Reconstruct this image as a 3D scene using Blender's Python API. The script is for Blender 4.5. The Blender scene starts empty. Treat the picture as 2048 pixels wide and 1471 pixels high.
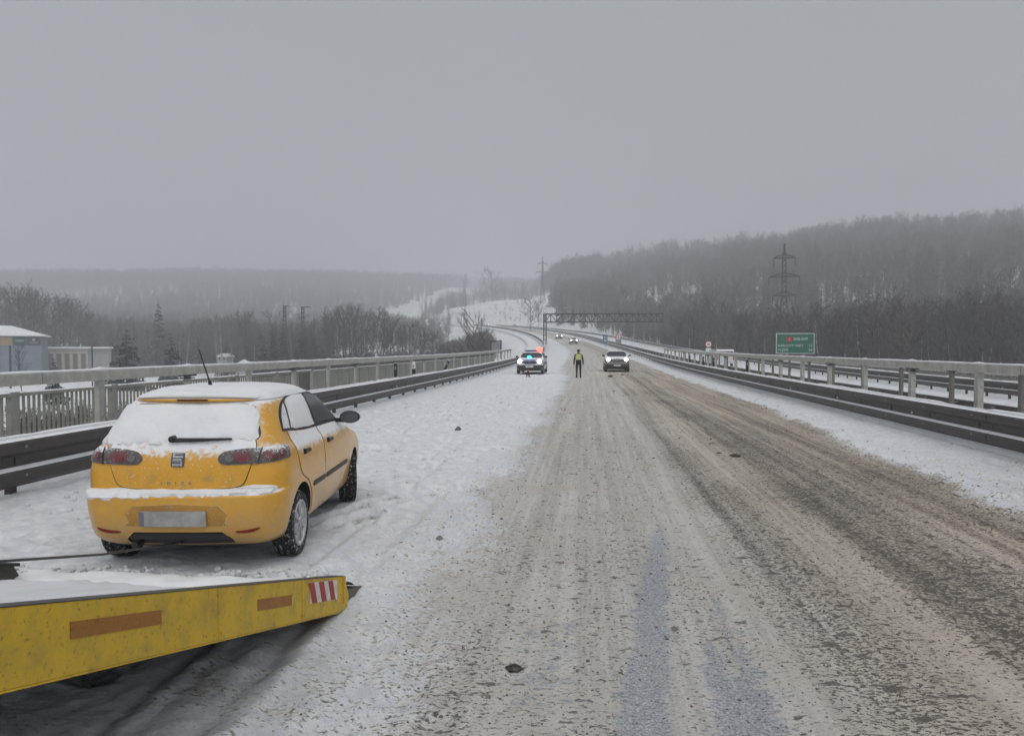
import bpy, bmesh, math, random
import numpy as np
from mathutils import Vector, Matrix
R = math.radians
rnd = random.Random(11)
scene = bpy.context.scene
col = scene.collection

# ---------------------------------------------------------------- camera
FOC, VPX, HZY, EYE = 1540.0, 1177.0, 696.0, 1.9        # photo geometry at 2048 px
PITCH = math.atan((735.5 - HZY) / FOC)
YAW = math.atan((VPX - 1024) / FOC * math.cos(PITCH))
cam = bpy.data.cameras.new('camera')
cam.sensor_width = 36
cam.lens = 36 * FOC / 2048
cam.clip_start, cam.clip_end = 0.05, 15000
camo = bpy.data.objects.new('camera', cam)
camo.location = (0, 0, EYE)
camo.rotation_euler = (math.pi / 2 - PITCH, 0, YAW)
col.objects.link(camo)
scene.camera = camo

# ---------------------------------------------------------------- overcast sky
SUN_EL, SUN_AZ = R(50), R(172)       # high behind the camera
w = bpy.data.worlds.new('World')
scene.world = w
w.use_nodes = True
nt = w.node_tree
nt.nodes.clear()
out = nt.nodes.new('ShaderNodeOutputWorld')
bg = nt.nodes.new('ShaderNodeBackground')
sky = nt.nodes.new('ShaderNodeTexSky')
sky.sky_type = 'NISHITA'
sky.sun_disc = False
sky.sun_elevation = SUN_EL
sky.sun_rotation = SUN_AZ
sky.air_density, sky.dust_density, sky.ozone_density = 1.0, 6.0, 1.0
hs = nt.nodes.new('ShaderNodeHueSaturation')
hs.inputs['Saturation'].default_value = 0.25
hs.inputs['Value'].default_value = 0.05
nt.links.new(sky.outputs[0], hs.inputs['Color'])
tc = nt.nodes.new('ShaderNodeTexCoord')
sep = nt.nodes.new('ShaderNodeSeparateXYZ')
nt.links.new(tc.outputs['Generated'], sep.inputs[0])
rmp = nt.nodes.new('ShaderNodeValToRGB')
rmp.color_ramp.elements[0].position = 0.0
rmp.color_ramp.elements[0].color = (0.365, 0.363, 0.37, 1)
rmp.color_ramp.elements[1].position = 1.0
rmp.color_ramp.elements[1].color = (0.35, 0.36, 0.375, 1)
e = rmp.color_ramp.elements.new(0.35)
e.color = (0.31, 0.326, 0.343, 1)
nt.links.new(sep.outputs['Z'], rmp.inputs[0])
cl = nt.nodes.new('ShaderNodeTexNoise')
cl.inputs['Scale'].default_value = 2.2
cl.inputs['Detail'].default_value = 4
mpg = nt.nodes.new('ShaderNodeMapping')
mpg.inputs['Scale'].default_value = (1, 1, 3.5)
nt.links.new(tc.outputs['Generated'], mpg.inputs[0])
nt.links.new(mpg.outputs[0], cl.inputs['Vector'])
mr = nt.nodes.new('ShaderNodeMapRange')
mr.inputs[1].default_value, mr.inputs[2].default_value = 0.3, 0.7
mr.inputs[3].default_value, mr.inputs[4].default_value = 0.95, 1.05
nt.links.new(cl.outputs[0], mr.inputs[0])
mu = nt.nodes.new('ShaderNodeVectorMath')
mu.operation = 'SCALE'
nt.links.new(rmp.outputs[0], mu.inputs[0])
nt.links.new(mr.outputs[0], mu.inputs['Scale'])
mx = nt.nodes.new('ShaderNodeMix')
mx.data_type = 'RGBA'
mx.inputs['Factor'].default_value = 0.85
nt.links.new(hs.outputs[0], mx.inputs['A'])
nt.links.new(mu.outputs[0], mx.inputs['B'])
nt.links.new(mx.outputs['Result'], bg.inputs[0])
bg.inputs['Strength'].default_value = 1.0
nt.links.new(bg.outputs[0], out.inputs[0])

sl = bpy.data.lights.new('sun', 'SUN')
sl.energy, sl.angle, sl.color = 1.5, R(100), (1.0, 0.985, 0.96)
so = bpy.data.objects.new('sun', sl)
so.rotation_euler = (math.pi / 2 - SUN_EL, 0, R(8))
col.objects.link(so)

vs = scene.view_settings
vs.view_transform, vs.look, vs.exposure, vs.gamma = 'Standard', 'None', 0.31, 1.0
vs.use_curve_mapping = False
scene.render.engine = 'CYCLES'
cy = scene.cycles
cy.use_denoising = True
cy.max_bounces, cy.diffuse_bounces, cy.glossy_bounces = 5, 2, 2
cy.transmission_bounces, cy.volume_bounces, cy.transparent_max_bounces = 4, 1, 6
cy.sample_clamp_indirect = 4
cy.use_adaptive_sampling = True
cy.adaptive_threshold = 0.018
cy.use_light_tree = False

# ---------------------------------------------------------------- helpers
def pray(px, py):
    cx, cyy = (px - 1024) / FOC, -(py - 735.5) / FOC
    fw = Vector((-math.sin(YAW) * math.cos(PITCH), math.cos(YAW) * math.cos(PITCH), -math.sin(PITCH)))
    rt = Vector((math.cos(YAW), math.sin(YAW), 0))
    return rt * cx + rt.cross(fw) * cyy + fw
def aty(px, py, y):
    d = pray(px, py)
    return Vector((0, 0, EYE)) + d * (y / d.y)
def azi(px):
    return math.atan((px - 1024) / FOC) - YAW          # from +Y, clockwise

def link(o, parent=None):
    col.objects.link(o)
    if parent:
        o.parent = parent
    return o
def tag(o, label=None, cat=None, group=None, kind=None):
    if label: o['label'] = label
    if cat: o['category'] = cat
    if group: o['group'] = group
    if kind: o['kind'] = kind
    return o
def empty(name, loc=(0, 0, 0), rz=0.0):
    o = bpy.data.objects.new(name, None)
    o.empty_display_size = 0.2
    o.location = loc
    o.rotation_euler = (0, 0, rz)
    return link(o)
def thing(name, label, cat, loc=(0, 0, 0), rz=0.0, group=None):
    return tag(empty(name, loc, rz), label, cat, group)
def inst(name, mesh, parent=None, loc=(0, 0, 0), rot=(0, 0, 0), scl=(1, 1, 1)):
    o = bpy.data.objects.new(name, mesh)
    o.location, o.rotation_euler, o.scale = loc, rot, scl
    return link(o, parent)

class MB:
    def __init__(s): s.v, s.f, s.m = [], [], []
    def add(s, vs, fs, mi=0):
        n = len(s.v)
        s.v += [tuple(p) for p in vs]
        s.f += [tuple(i + n for i in f) for f in fs]
        s.m += [mi] * len(fs)
        return s
    def box(s, c, d, mat=None, mi=0):
        x, y, z = d[0] / 2, d[1] / 2, d[2] / 2
        P = [Vector((sx * x, sy * y, sz * z)) for sz in (-1, 1) for sy in (-1, 1) for sx in (-1, 1)]
        if mat is not None: P = [mat @ p for p in P]
        P = [p + Vector(c) for p in P]
        return s.add(P, [(0, 2, 3, 1), (4, 5, 7, 6), (0, 1, 5, 4), (1, 3, 7, 5), (3, 2, 6, 7), (2, 0, 4, 6)], mi)
    def tube(s, pts, rad, n=6, mi=0, cap=True):
        pts = [Vector(p) for p in pts]
        if not hasattr(rad, '__len__'): rad = [rad] * len(pts)
        rings = []
        ref = Vector((0.31, 0.17, 0.93))
        for i, p in enumerate(pts):
            t = (pts[min(i + 1, len(pts) - 1)] - pts[max(i - 1, 0)]).normalized()
            if abs(t.dot(ref.normalized())) > 0.95: a = t.cross(Vector((1, 0, 0))).normalized()
            else: a = t.cross(ref).normalized()
            b = t.cross(a)
            rings.append([p + (a * math.cos(2 * math.pi * k / n) + b * math.sin(2 * math.pi * k / n)) * rad[i] for k in range(n)])
        V = [q for r_ in rings for q in r_]
        Fc = [(i * n + k, i * n + (k + 1) % n, (i + 1) * n + (k + 1) % n, (i + 1) * n + k) for i in range(len(pts) - 1) for k in range(n)]
        if cap:
            Fc.append(tuple(range(n - 1, -1, -1)))
            Fc.append(tuple((len(pts) - 1) * n + k for k in range(n)))
        return s.add(V, Fc, mi)
    def lathe(s, prof, n=32, axis='x', c=(0, 0, 0), mi=0, closed=False):
        V, Fc = [], []
        for k in range(n):
            a = 2 * math.pi * k / n
            for (h, r_) in prof:
                if axis == 'x': V.append((c[0] + h, c[1] + r_ * math.cos(a), c[2] + r_ * math.sin(a)))
                elif axis == 'z': V.append((c[0] + r_ * math.cos(a), c[1] + r_ * math.sin(a), c[2] + h))
                else: V.append((c[0] + r_ * math.cos(a), c[1] + h, c[2] + r_ * math.sin(a)))
        m = len(prof)
        for k in range(n):
            k2 = (k + 1) % n
            for j in range(m if closed else m - 1):
                j2 = (j + 1) % m
                Fc.append((k * m + j, k * m + j2, k2 * m + j2, k2 * m + j))
        return s.add(V, Fc, mi)
    def prism(s, poly, axis, a, b, mi=0):
        n = len(poly)
        def P(p, h):
            if axis == 'x': return (h, p[0], p[1])
            if axis == 'y': return (p[0], h, p[1])
            return (p[0], p[1], h)
        V = [P(p, a) for p in poly] + [P(p, b) for p in poly]
        Fc = [tuple(range(n - 1, -1, -1)), tuple(range(n, 2 * n))] + [(i, (i + 1) % n, n + (i + 1) % n, n + i) for i in range(n)]
        return s.add(V, Fc, mi)
    def loft(s, secs, closed=False, mi=0):
        n = len(secs[0])
        V = [q for r_ in secs for q in r_]
        Fc = [(i * n + k, i * n + (k + 1) % n, (i + 1) * n + (k + 1) % n, (i + 1) * n + k) for i in range(len(secs) - 1) for k in range(n if closed else n - 1)]
        return s.add(V, Fc, mi)
    def mesh(s, name, mats, smooth=False, fix=True):
        me = bpy.data.meshes.new(name)
        me.from_pydata(s.v, [], s.f)
        for m_ in (mats if isinstance(mats, (list, tuple)) else [mats]): me.materials.append(m_)
        if any(s.m): me.polygons.foreach_set('material_index', s.m)
        if fix:
            bm = bmesh.new(); bm.from_mesh(me)
            bmesh.ops.recalc_face_normals(bm, faces=bm.faces)
            bm.to_mesh(me); bm.free()
        if smooth:
            me.polygons.foreach_set('use_smooth', [True] * len(me.polygons))
            if smooth is not True: me.set_sharp_from_angle(angle=R(smooth))
        me.update()
        return me
    def build(s, name, mats, parent=None, smooth=False, loc=(0, 0, 0), rot=(0, 0, 0), fix=True):
        return inst(name, s.mesh(name, mats, smooth, fix), parent, loc, rot)

# numpy value noise -----------------------------------------------------------
_rs = np.random.RandomState(5)
_tab = _rs.rand(256, 256)
def vnoise(x, y):
    xi, yi = np.floor(x).astype(int), np.floor(y).astype(int)
    fx, fy = x - xi, y - yi
    fx, fy = fx * fx * (3 - 2 * fx), fy * fy * (3 - 2 * fy)
    a, b = _tab[xi & 255, yi & 255], _tab[(xi + 1) & 255, yi & 255]
    c, d = _tab[xi & 255, (yi + 1) & 255], _tab[(xi + 1) & 255, (yi + 1) & 255]
    return (a * (1 - fx) + b * fx) * (1 - fy) + (c * (1 - fx) + d * fx) * fy
def fbm(x, y, o=4, g=0.5):
    s, a, t = 0.0, 1.0, 0.0
    for i in range(o):
        s = s + a * vnoise(x * 2 ** i + 17.3 * i, y * 2 ** i + 9.1 * i); t += a; a *= g
    return s / t
def sstep(a, b, x):
    t = np.clip((x - a) / (b - a), 0, 1)
    return t * t * (3 - 2 * t)

# ---------------------------------------------------------------- materials
SNOW = (0.85, 0.86, 0.875)
def new_mat(name):
    m = bpy.data.materials.new(name)
    m.use_nodes = True
    n = m.node_tree
    b = n.nodes['Principled BSDF']
    return m, n, b
def rgba(c): return (c[0], c[1], c[2], 1)
def N(n, kind, **kw):
    x = n.nodes.new(kind)
    for k, v in kw.items(): setattr(x, k, v)
    return x
def noise(n, scale, detail=4, rough=0.55, vec=None):
    x = N(n, 'ShaderNodeTexNoise')
    x.inputs['Scale'].default_value, x.inputs['Detail'].default_value = scale, detail
    x.inputs['Roughness'].default_value = rough
    if vec is not None: n.links.new(vec, x.inputs['Vector'])
    return x.outputs[0]
def ramp(n, fac, a, b, lo=0.0, hi=1.0):
    x = N(n, 'ShaderNodeMapRange', interpolation_type='SMOOTHSTEP')
    n.links.new(fac, x.inputs[0])
    x.inputs[1].default_value, x.inputs[2].default_value = a, b
    x.inputs[3].default_value, x.inputs[4].default_value = lo, hi
    return x.outputs[0]
def mixc(n, fac, a, b):
    x = N(n, 'ShaderNodeMix', data_type='RGBA')
    for s, v in (('Factor', fac), ('A', a), ('B', b)):
        if isinstance(v, (int, float)): x.inputs[s].default_value = v
        elif isinstance(v, tuple): x.inputs[s].default_value = rgba(v)
        else: n.links.new(v, x.inputs[s])
    return x.outputs['Result']
def math_(n, op, a, b=None, c=None):
    x = N(n, 'ShaderNodeMath', operation=op)
    for i, v in enumerate((a, b, c)):
        if v is None: continue
        if isinstance(v, (int, float)): x.inputs[i].default_value = v
        else: n.links.new(v, x.inputs[i])
    return x.outputs[0]
def bump(n, b, h, strength=0.3, dist=0.01):
    x = N(n, 'ShaderNodeBump')
    x.inputs['Strength'].default_value, x.inputs['Distance'].default_value = strength, dist
    n.links.new(h, x.inputs['Height'])
    n.links.new(x.outputs[0], b.inputs['Normal'])
def objco(n): return N(n, 'ShaderNodeTexCoord').outputs['Object']
def worldco(n): return N(n, 'ShaderNodeNewGeometry').outputs['Position']
def mat(name, c, rough=0.6, metal=0.0, var=0.12, scale=6.0, bmp=0.0, spec=0.5, coat=0.0):
    m, n, b = new_mat(name)
    co = objco(n)
    nz = noise(n, scale, 5, 0.6, co)
    f = ramp(n, nz, 0.3, 0.7)
    b.inputs['Roughness'].default_value, b.inputs['Metallic'].default_value = rough, metal
    b.inputs['Specular IOR Level'].default_value = spec
    b.inputs['Coat Weight'].default_value = coat
    n.links.new(mixc(n, f, tuple(max(0, x * (1 - var)) for x in c), tuple(min(1, x * (1 + var)) for x in c)), b.inputs['Base Color'])
    if bmp: bump(n, b, noise(n, scale * 6, 3, 0.5, co), bmp, 0.004)
    return m
def snowy(name, c, rough=0.55, metal=0.0, thr=0.45, soft=0.12, nscale=7.0, namp=0.5, dirt=None, var=0.15, scale=5.0, coat=0.0, speck=0.0, damt=0.6, film=None):
    """coloured surface with snow lying on what faces up"""
    m, n, b = new_mat(name)
    co = objco(n)
    base = mixc(n, ramp(n, noise(n, scale, 5, 0.6, co), 0.3, 0.7), tuple(x * (1 - var) for x in c), tuple(min(1, x * (1 + var)) for x in c))
    if dirt: base = mixc(n, math_(n, 'MULTIPLY', ramp(n, noise(n, scale * 2.7, 6, 0.65, co), 0.5, 0.75), damt), base, dirt)
    if film:
        sp3 = N(n, 'ShaderNodeSeparateXYZ'); n.links.new(co, sp3.inputs[0])
        fm = math_(n, 'MULTIPLY', ramp(n, math_(n, 'ADD', sp3.outputs['Z'], math_(n, 'MULTIPLY', noise(n, 5, 6, 0.7, co), 0.5)), 1.0, 0.55), ramp(n, noise(n, 30, 4, 0.7, co), 0.25, 0.6, 0.12, 0.5))
        base = mixc(n, fm, base, film)
    nz = N(n, 'ShaderNodeSeparateXYZ')
    n.links.new(N(n, 'ShaderNodeNewGeometry').outputs['Normal'], nz.inputs[0])
    ns = noise(n, nscale, 5, 0.65, co)
    k = math_(n, 'ADD', nz.outputs['Z'], math_(n, 'MULTIPLY', math_(n, 'SUBTRACT', ns, 0.5), namp))
    mk = ramp(n, k, thr - soft, thr + soft)
    if speck:
        mk = math_(n, 'MAXIMUM', mk, math_(n, 'MULTIPLY', ramp(n, noise(n, 60, 3, 0.6, co), 0.62, 0.68), speck))
    n.links.new(mixc(n, mk, base, SNOW), b.inputs['Base Color'])
    n.links.new(ramp(n, mk, 0, 1, rough, 0.85), b.inputs['Roughness'])
    b.inputs['Metallic'].default_value = metal
    if coat: n.links.new(ramp(n, mk, 0, 0.5, coat, 0.0), b.inputs['Coat Weight'])
    bump(n, b, math_(n, 'ADD', mk, math_(n, 'MULTIPLY', ns, 0.4)), 0.35, 0.012)
    return m
def emis(name, c, strength, base=(0.8, 0.8, 0.8)):
    m, n, b = new_mat(name)
    b.inputs['Base Color'].default_value = rgba(base)
    b.inputs['Emission Color'].default_value = rgba(c)
    b.inputs['Emission Strength'].default_value = strength
    return m

M = {}
def snow_mat(name, bm=0.6, sc=9.0, tint=SNOW):
    m, n, b = new_mat(name)
    co = objco(n)
    n.links.new(mixc(n, ramp(n, noise(n, 2.5, 5, 0.6, co), 0.35, 0.7), tuple(x * 0.93 for x in tint), tint), b.inputs['Base Color'])
    b.inputs['Roughness'].default_value = 0.9
    b.inputs['Specular IOR Level'].default_value = 0.25
    bump(n, b, noise(n, sc, 6, 0.62, co), bm, 0.02)
    return m
M['snow'] = snow_mat('fresh_snow')
M['carsnow'] = snow_mat('car_snow', 0.35, 26.0)
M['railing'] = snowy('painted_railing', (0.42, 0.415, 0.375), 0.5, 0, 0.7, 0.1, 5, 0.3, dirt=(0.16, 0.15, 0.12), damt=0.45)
M['railing_shade'] = snowy('railing_shade_paint', (0.17, 0.165, 0.15), 0.6, 0, 0.7, 0.1, 5, 0.3, dirt=(0.09, 0.085, 0.07))  # darker copy of the railing paint, shade put into the colour
M['guard'] = snowy('weathered_guardrail', (0.05, 0.043, 0.04), 0.5, 0.0, 0.74, 0.16, 9, 0.75, dirt=(0.08, 0.07, 0.064), scale=9)
M['slat'] = snowy('fence_slat', (0.27, 0.265, 0.235), 0.6, 0, 0.7, 0.1, 5, 0.3, dirt=(0.13, 0.12, 0.1), damt=0.5)
M['panel'] = snowy('fence_panel', (0.29, 0.29, 0.26), 0.5, 0, 0.7, 0.1, 3, 0.3, dirt=(0.2, 0.195, 0.17), scale=1.5)
M['concrete'] = snowy('deck_concrete', (0.3, 0.29, 0.27), 0.85, 0, 0.5, 0.1, 4, 0.3, dirt=(0.18, 0.17, 0.15))
M['steel'] = snowy('dark_lattice_steel', (0.04, 0.041, 0.043), 0.5, 0.2, 0.75, 0.1)
M['pylon'] = mat('pylon_steel', (0.028, 0.03, 0.032), 0.6)
M['galv'] = mat('galvanised_steel', (0.3, 0.31, 0.32), 0.45, 0.4)
M['black'] = mat('black_plastic', (0.018, 0.018, 0.02), 0.5)
M['rubber'] = None
M['white'] = mat('white_paint', (0.75, 0.75, 0.74), 0.5)
M['red'] = mat('red_paint', (0.5, 0.035, 0.03), 0.45)

# ---------------------------------------------------------------- road line and terrain
def cx_(D):
    D = np.asarray(D, float)
    return np.where(D > 90, -(np.maximum(D, 90) - 90) ** 2 / 2200.0, 0.0)
def cslope(D): return -(max(D, 90) - 90) / 1100.0
def rz_(D):
    D = np.asarray(D, float)
    a = 0.00012 * (np.clip(D, 30, 221) - 30) ** 2
    return a + np.maximum(D - 221, 0) * 0.0458
def road_pt(D, t, dz=0.0):
    c = cslope(D); n = math.hypot(1, c)
    return Vector((float(cx_(D)) + t / n, D - t * c / n, float(rz_(D)) + dz))

TR = np.array([0, 100, 150, 200, 250, 300, 400, 550, 700, 850, 1000, 1300, 2000, 2600, 6000.])
TT = [(-2600, [-6, -6, -6, -5, -4, -3, 0, 8, 20, 30, 40, 70, 140, 140, 100]),
      (-600, [-6, -6, -5, -4, -4, -3, 0, 8, 20, 28, 38, 100, 160, 160, 100]),
      (0, [-6, -6, -5, -4, -4, -3, 1, 12, 29, 34, 38, 112, 168, 165, 100]),
      (430, [-6, -6, -6, -6, -5, -5, -2, 10, 24, 42, 62, 112, 172, 165, 100]),
      (650, [-6, -6, -6, -6, -6, -5, -2, 8, 22, 44, 62, 110, 172, 165, 100]),
      (860, [-6, -6, -6, -6, -6, -5, 0, 10, 26, 42, 52, 106, 160, 160, 100]),
      (900, [-6, -6, -6, -6, -5, -2, 4, 17, 37, 45, 48, 104, 158, 160, 100]),
      (1000, [-6, -6, -6, -5, 0, 4, 10, 21, 45, 49, 50, 98, 155, 150, 100]),
      (1060, [-6, -6, -5, -2, 3, 6, 13, 26, 46, 52, 56, 98, 150, 150, 100]),
      (1130, [-6, -6, -4, 0, 3, 7, 18, 36, 56, 80, 84, 90, 140, 150, 100]),
      (1200, [-6, -6, -4, 0, 3, 8, 20, 38, 58, 86, 86, 90, 140, 150, 100]),
      (1340, [-6, -6, -6, -4, 2, 9, 24, 48, 70, 101, 96, 95, 130, 150, 100]),
      (1500, [-6, -6, -6, -4, 2, 10, 30, 58, 84, 106, 98, 95, 130, 150, 100]),
      (1750, [-6, -6, -6, -3, 5, 16, 38, 70, 104, 112, 104, 95, 130, 150, 100]),
      (2048, [-6, -6, -6, 0, 10, 22, 46, 76, 110, 116, 104, 95, 130, 150, 100]),
      (2700, [-6, -6, -6, 4, 16, 30, 56, 90, 118, 118, 104, 95, 130, 150, 100]),
      (6000, [-6, -6, -5, -2, 4, 12, 30, 50, 70, 80, 90, 95, 130, 150, 100])]
_TA = np.array([azi(p) for p, _ in TT])
_TZ = np.array([z for _, z in TT], float)
_ck = np.array([max(0.6, math.cos(math.atan((p - 1024) / FOC))) for p, _ in TT])[:, None]      # rows were read as depth, the table is by range
_TZ = np.where(_TZ > 6, (_TZ + 14) * _ck - 14, _TZ)
_TZ = np.maximum(_TZ, -6)
def terrain_z(x, y):
    x, y = np.asarray(x, float), np.asarray(y, float)
    r_ = np.hypot(x, y); a = np.arctan2(x, y)
    a = np.where(a > _TA[-1], np.minimum(a, math.pi), a)
    ai = np.interp(a, _TA, np.arange(len(_TA)))
    i0 = np.clip(np.floor(ai).astype(int), 0, len(_TA) - 2); fa = ai - i0
    fa = fa * fa * (3 - 2 * fa) * 0.5 + fa * 0.5
    ri = np.interp(r_, TR, np.arange(len(TR)))
    j0 = np.clip(np.floor(ri).astype(int), 0, len(TR) - 2); fr = ri - j0
    z = (_TZ[i0, j0] * (1 - fa) + _TZ[i0 + 1, j0] * fa) * (1 - fr) + (_TZ[i0, j0 + 1] * (1 - fa) + _TZ[i0 + 1, j0 + 1] * fa) * fr
    z = z + (fbm(x * 0.02 + 40, y * 0.02 + 40, 4) - 0.5) * np.clip(r_ / 60, 0, 5) + (fbm(x * 0.15 + 40, y * 0.15 + 40, 3) - 0.5) * 0.8
    D = np.clip(y, 0, 760)
    t = (x - cx_(D)) / np.sqrt(1 + (np.maximum(D, 90) - 90) ** 2 / 1100.0 ** 2)
    e_ = np.maximum(np.maximum(-11.0 - t, t - 22.5), 0)
    k = sstep(0, 16, e_)
    on = sstep(84, 112, y) * (1 - sstep(700, 780, y))
    zr = rz_(D) - 0.75
    return z * (1 - (1 - k) * on) + zr * (1 - k) * on
def tz(x, y): return float(terrain_z(np.array([x]), np.array([y]))[0])

def grid_mesh(name, X, Y, Z, mats, uv=None, attrs=None, smooth=True):
    nr, nc = X.shape
    me = bpy.data.meshes.new(name)
    nv, nf = nr * nc, (nr - 1) * (nc - 1)
    me.vertices.add(nv); me.loops.add(nf * 4); me.polygons.add(nf)
    me.vertices.foreach_set('co', np.stack([X, Y, Z], -1).reshape(-1).astype(np.float32))
    idx = np.arange(nv).reshape(nr, nc)
    q = np.stack([idx[:-1, :-1], idx[:-1, 1:], idx[1:, 1:], idx[1:, :-1]], -1).reshape(-1)
    me.loops.foreach_set('vertex_index', q.astype(np.int32))
    me.polygons.foreach_set('loop_start', np.arange(0, nf * 4, 4, dtype=np.int32))
    me.polygons.foreach_set('use_smooth', np.full(nf, smooth))
    if uv is not None:
        l = me.uv_layers.new(name='UVMap')
        l.data.foreach_set('uv', np.stack([uv[0].reshape(-1)[q], uv[1].reshape(-1)[q]], -1).reshape(-1).astype(np.float32))
    for k, v in (attrs or {}).items():
        a = me.attributes.new(k, 'FLOAT', 'POINT')
        a.data.foreach_set('value', v.reshape(-1).astype(np.float32))
    for m_ in mats: me.materials.append(m_)
    me.update(calc_edges=True)
    me.validate()
    return me

# terrain sheet
m, n, b = new_mat('snowy_ground')
co = worldco(n)
f1 = ramp(n, noise(n, 0.35, 8, 0.68, co), 0.5, 0.68)
f2 = ramp(n, noise(n, 0.03, 4, 0.6, co), 0.4, 0.62)
f3 = ramp(n, noise(n, 2.2, 4, 0.7, co), 0.52, 0.7)
g = mixc(n, math_(n, 'MULTIPLY', f1, 0.45), SNOW, (0.3, 0.26, 0.2))
g = mixc(n, math_(n, 'MULTIPLY', math_(n, 'MULTIPLY', f3, f2), 0.7), g, (0.2, 0.165, 0.12))
n.links.new(g, b.inputs['Base Color'])
b.inputs['Roughness'].default_value = 0.95
bump(n, b, noise(n, 1.2, 6, 0.65, co), 0.6, 0.3)
M['terrain'] = m
A = np.concatenate([np.linspace(-math.pi, R(-50), 70)[:-1], np.linspace(R(-50), R(50), 420), np.linspace(R(50), math.pi, 70)[1:]])
RR = np.concatenate([[0.5, 8, 16, 30, 45], np.geomspace(60, 6000, 190)])
AA, RG = np.meshgrid(A, RR)
TX, TY = RG * np.sin(AA), RG * np.cos(AA)
o = inst('terrain', grid_mesh('terrain', TX, TY, terrain_z(TX, TY), [M['terrain']]))
tag(o, 'snow covered valley floor and hillsides with brown grass showing through', kind='structure')

# ---------------------------------------------------------------- road surface
m, n, b = new_mat('slushy_road')
uvn = N(n, 'ShaderNodeUVMap'); uvn.uv_map = 'UVMap'
uv = uvn.outputs[0]
def att(k):
    a = N(n, 'ShaderNodeAttribute'); a.attribute_name = k
    return a.outputs['Fac']
mp = N(n, 'ShaderNodeMapping'); mp.inputs['Scale'].default_value = (1, 0.016, 1)
n.links.new(uv, mp.inputs[0]); stretch = mp.outputs[0]
mp2 = N(n, 'ShaderNodeMapping'); mp2.inputs['Scale'].default_value = (0.8, 1.25, 1)
n.links.new(uv, mp2.inputs[0]); uvs = mp2.outputs[0]
big = noise(n, 0.9, 5, 0.6, uv)
streak = noise(n, 5.0, 6, 0.7, stretch)
fine = noise(n, 31.0, 5, 0.70, uvs)
fine2 = noise(n, 62.0, 3, 0.6, uv)
mid = noise(n, 6.0, 5, 0.62, uv)
slush, wet, dark, brown = att('slush'), att('wet'), att('dark'), att('brown')
sn = mixc(n, ramp(n, mid, 0.35, 0.65), (0.68, 0.70, 0.74), SNOW)
tan = mixc(n, ramp(n, streak, 0.35, 0.65), (0.49, 0.47, 0.435), (0.65, 0.635, 0.605))
tan = mixc(n, ramp(n, big, 0.4, 0.65), tan, (0.57, 0.535, 0.485))
brn = mixc(n, ramp(n, streak, 0.35, 0.65), (0.43, 0.375, 0.305), (0.60, 0.53, 0.445))
tan = mixc(n, brown, tan, brn)
# dark pits in the slush
thr = math_(n, 'SUBTRACT', 0.605, math_(n, 'MULTIPLY', math_(n, 'ADD', dark, math_(n, 'MULTIPLY', math_(n, 'SUBTRACT', streak, 0.5), -1.1)), 0.12))
def pits(src, lo, hi):
    d_ = N(n, 'ShaderNodeMapRange', interpolation_type='SMOOTHSTEP')
    n.links.new(math_(n, 'SUBTRACT', src, thr), d_.inputs[0])
    d_.inputs[1].default_value, d_.inputs[2].default_value = lo, hi
    return d_.outputs[0]
mp3 = N(n, 'ShaderNodeMapping'); mp3.inputs['Scale'].default_value = (0.62, 1.2, 1)
n.links.new(uv, mp3.inputs[0])
coarse = noise(n, 10.0, 4, 0.6, mp3.outputs[0])
pit = math_(n, 'MAXIMUM', pits(math_(n, 'ADD', math_(n, 'MULTIPLY', fine, 0.8), math_(n, 'MULTIPLY', fine2, 0.2)), -0.02, 0.05), pits(math_(n, 'SUBTRACT', coarse, 0.05), -0.01, 0.06))
tan = mixc(n, math_(n, 'MULTIPLY', pit, 0.86), tan, mixc(n, brown, (0.105, 0.094, 0.08), (0.06, 0.051, 0.042)))
edge = math_(n, 'ADD', slush, math_(n, 'MULTIPLY', math_(n, 'SUBTRACT', mid, 0.5), 1.1))
edge = math_(n, 'ADD', edge, math_(n, 'MULTIPLY', math_(n, 'SUBTRACT', fine, 0.5), 1.3))
sm = ramp(n, edge, 0.3, 0.72)
surf = mixc(n, sm, sn, tan)
# sparse dirt grains on the white shoulder
gr = ramp(n, noise(n, 13, 5, 0.72, mp3.outputs[0]), 0.62, 0.70)
surf = mixc(n, math_(n, 'MULTIPLY', math_(n, 'MULTIPLY', gr, ramp(n, big, 0.36, 0.56)), 0.6), surf, (0.27, 0.26, 0.245))
wetm = ramp(n, math_(n, 'ADD', wet, math_(n, 'MULTIPLY', math_(n, 'ADD', math_(n, 'SUBTRACT', fine, 0.5), math_(n, 'SUBTRACT', mid, 0.5)), 1.3)), 0.24, 0.62)
wc = mixc(n, ramp(n, fine2, 0.38, 0.62), (0.25, 0.262, 0.285), (0.54, 0.56, 0.595))
surf = mixc(n, math_(n, 'MULTIPLY', wetm, 0.92), surf, wc)
n.links.new(surf, b.inputs['Base Color'])
b.inputs['Specular IOR Level'].default_value = 0.35
n.links.new(ramp(n, math_(n, 'ADD', math_(n, 'MULTIPLY', pit, 0.4), wetm), 0, 1, 0.88, 0.5), b.inputs['Roughness'])
hgt = math_(n, 'SUBTRACT', math_(n, 'ADD', math_(n, 'MULTIPLY', fine, 0.7), math_(n, 'MULTIPLY', mid, 0.8)), math_(n, 'MULTIPLY', math_(n, 'MULTIPLY', pit, sm), 0.5))
bump(n, b, hgt, 0.8, 0.032)
M['road'] = m

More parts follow.
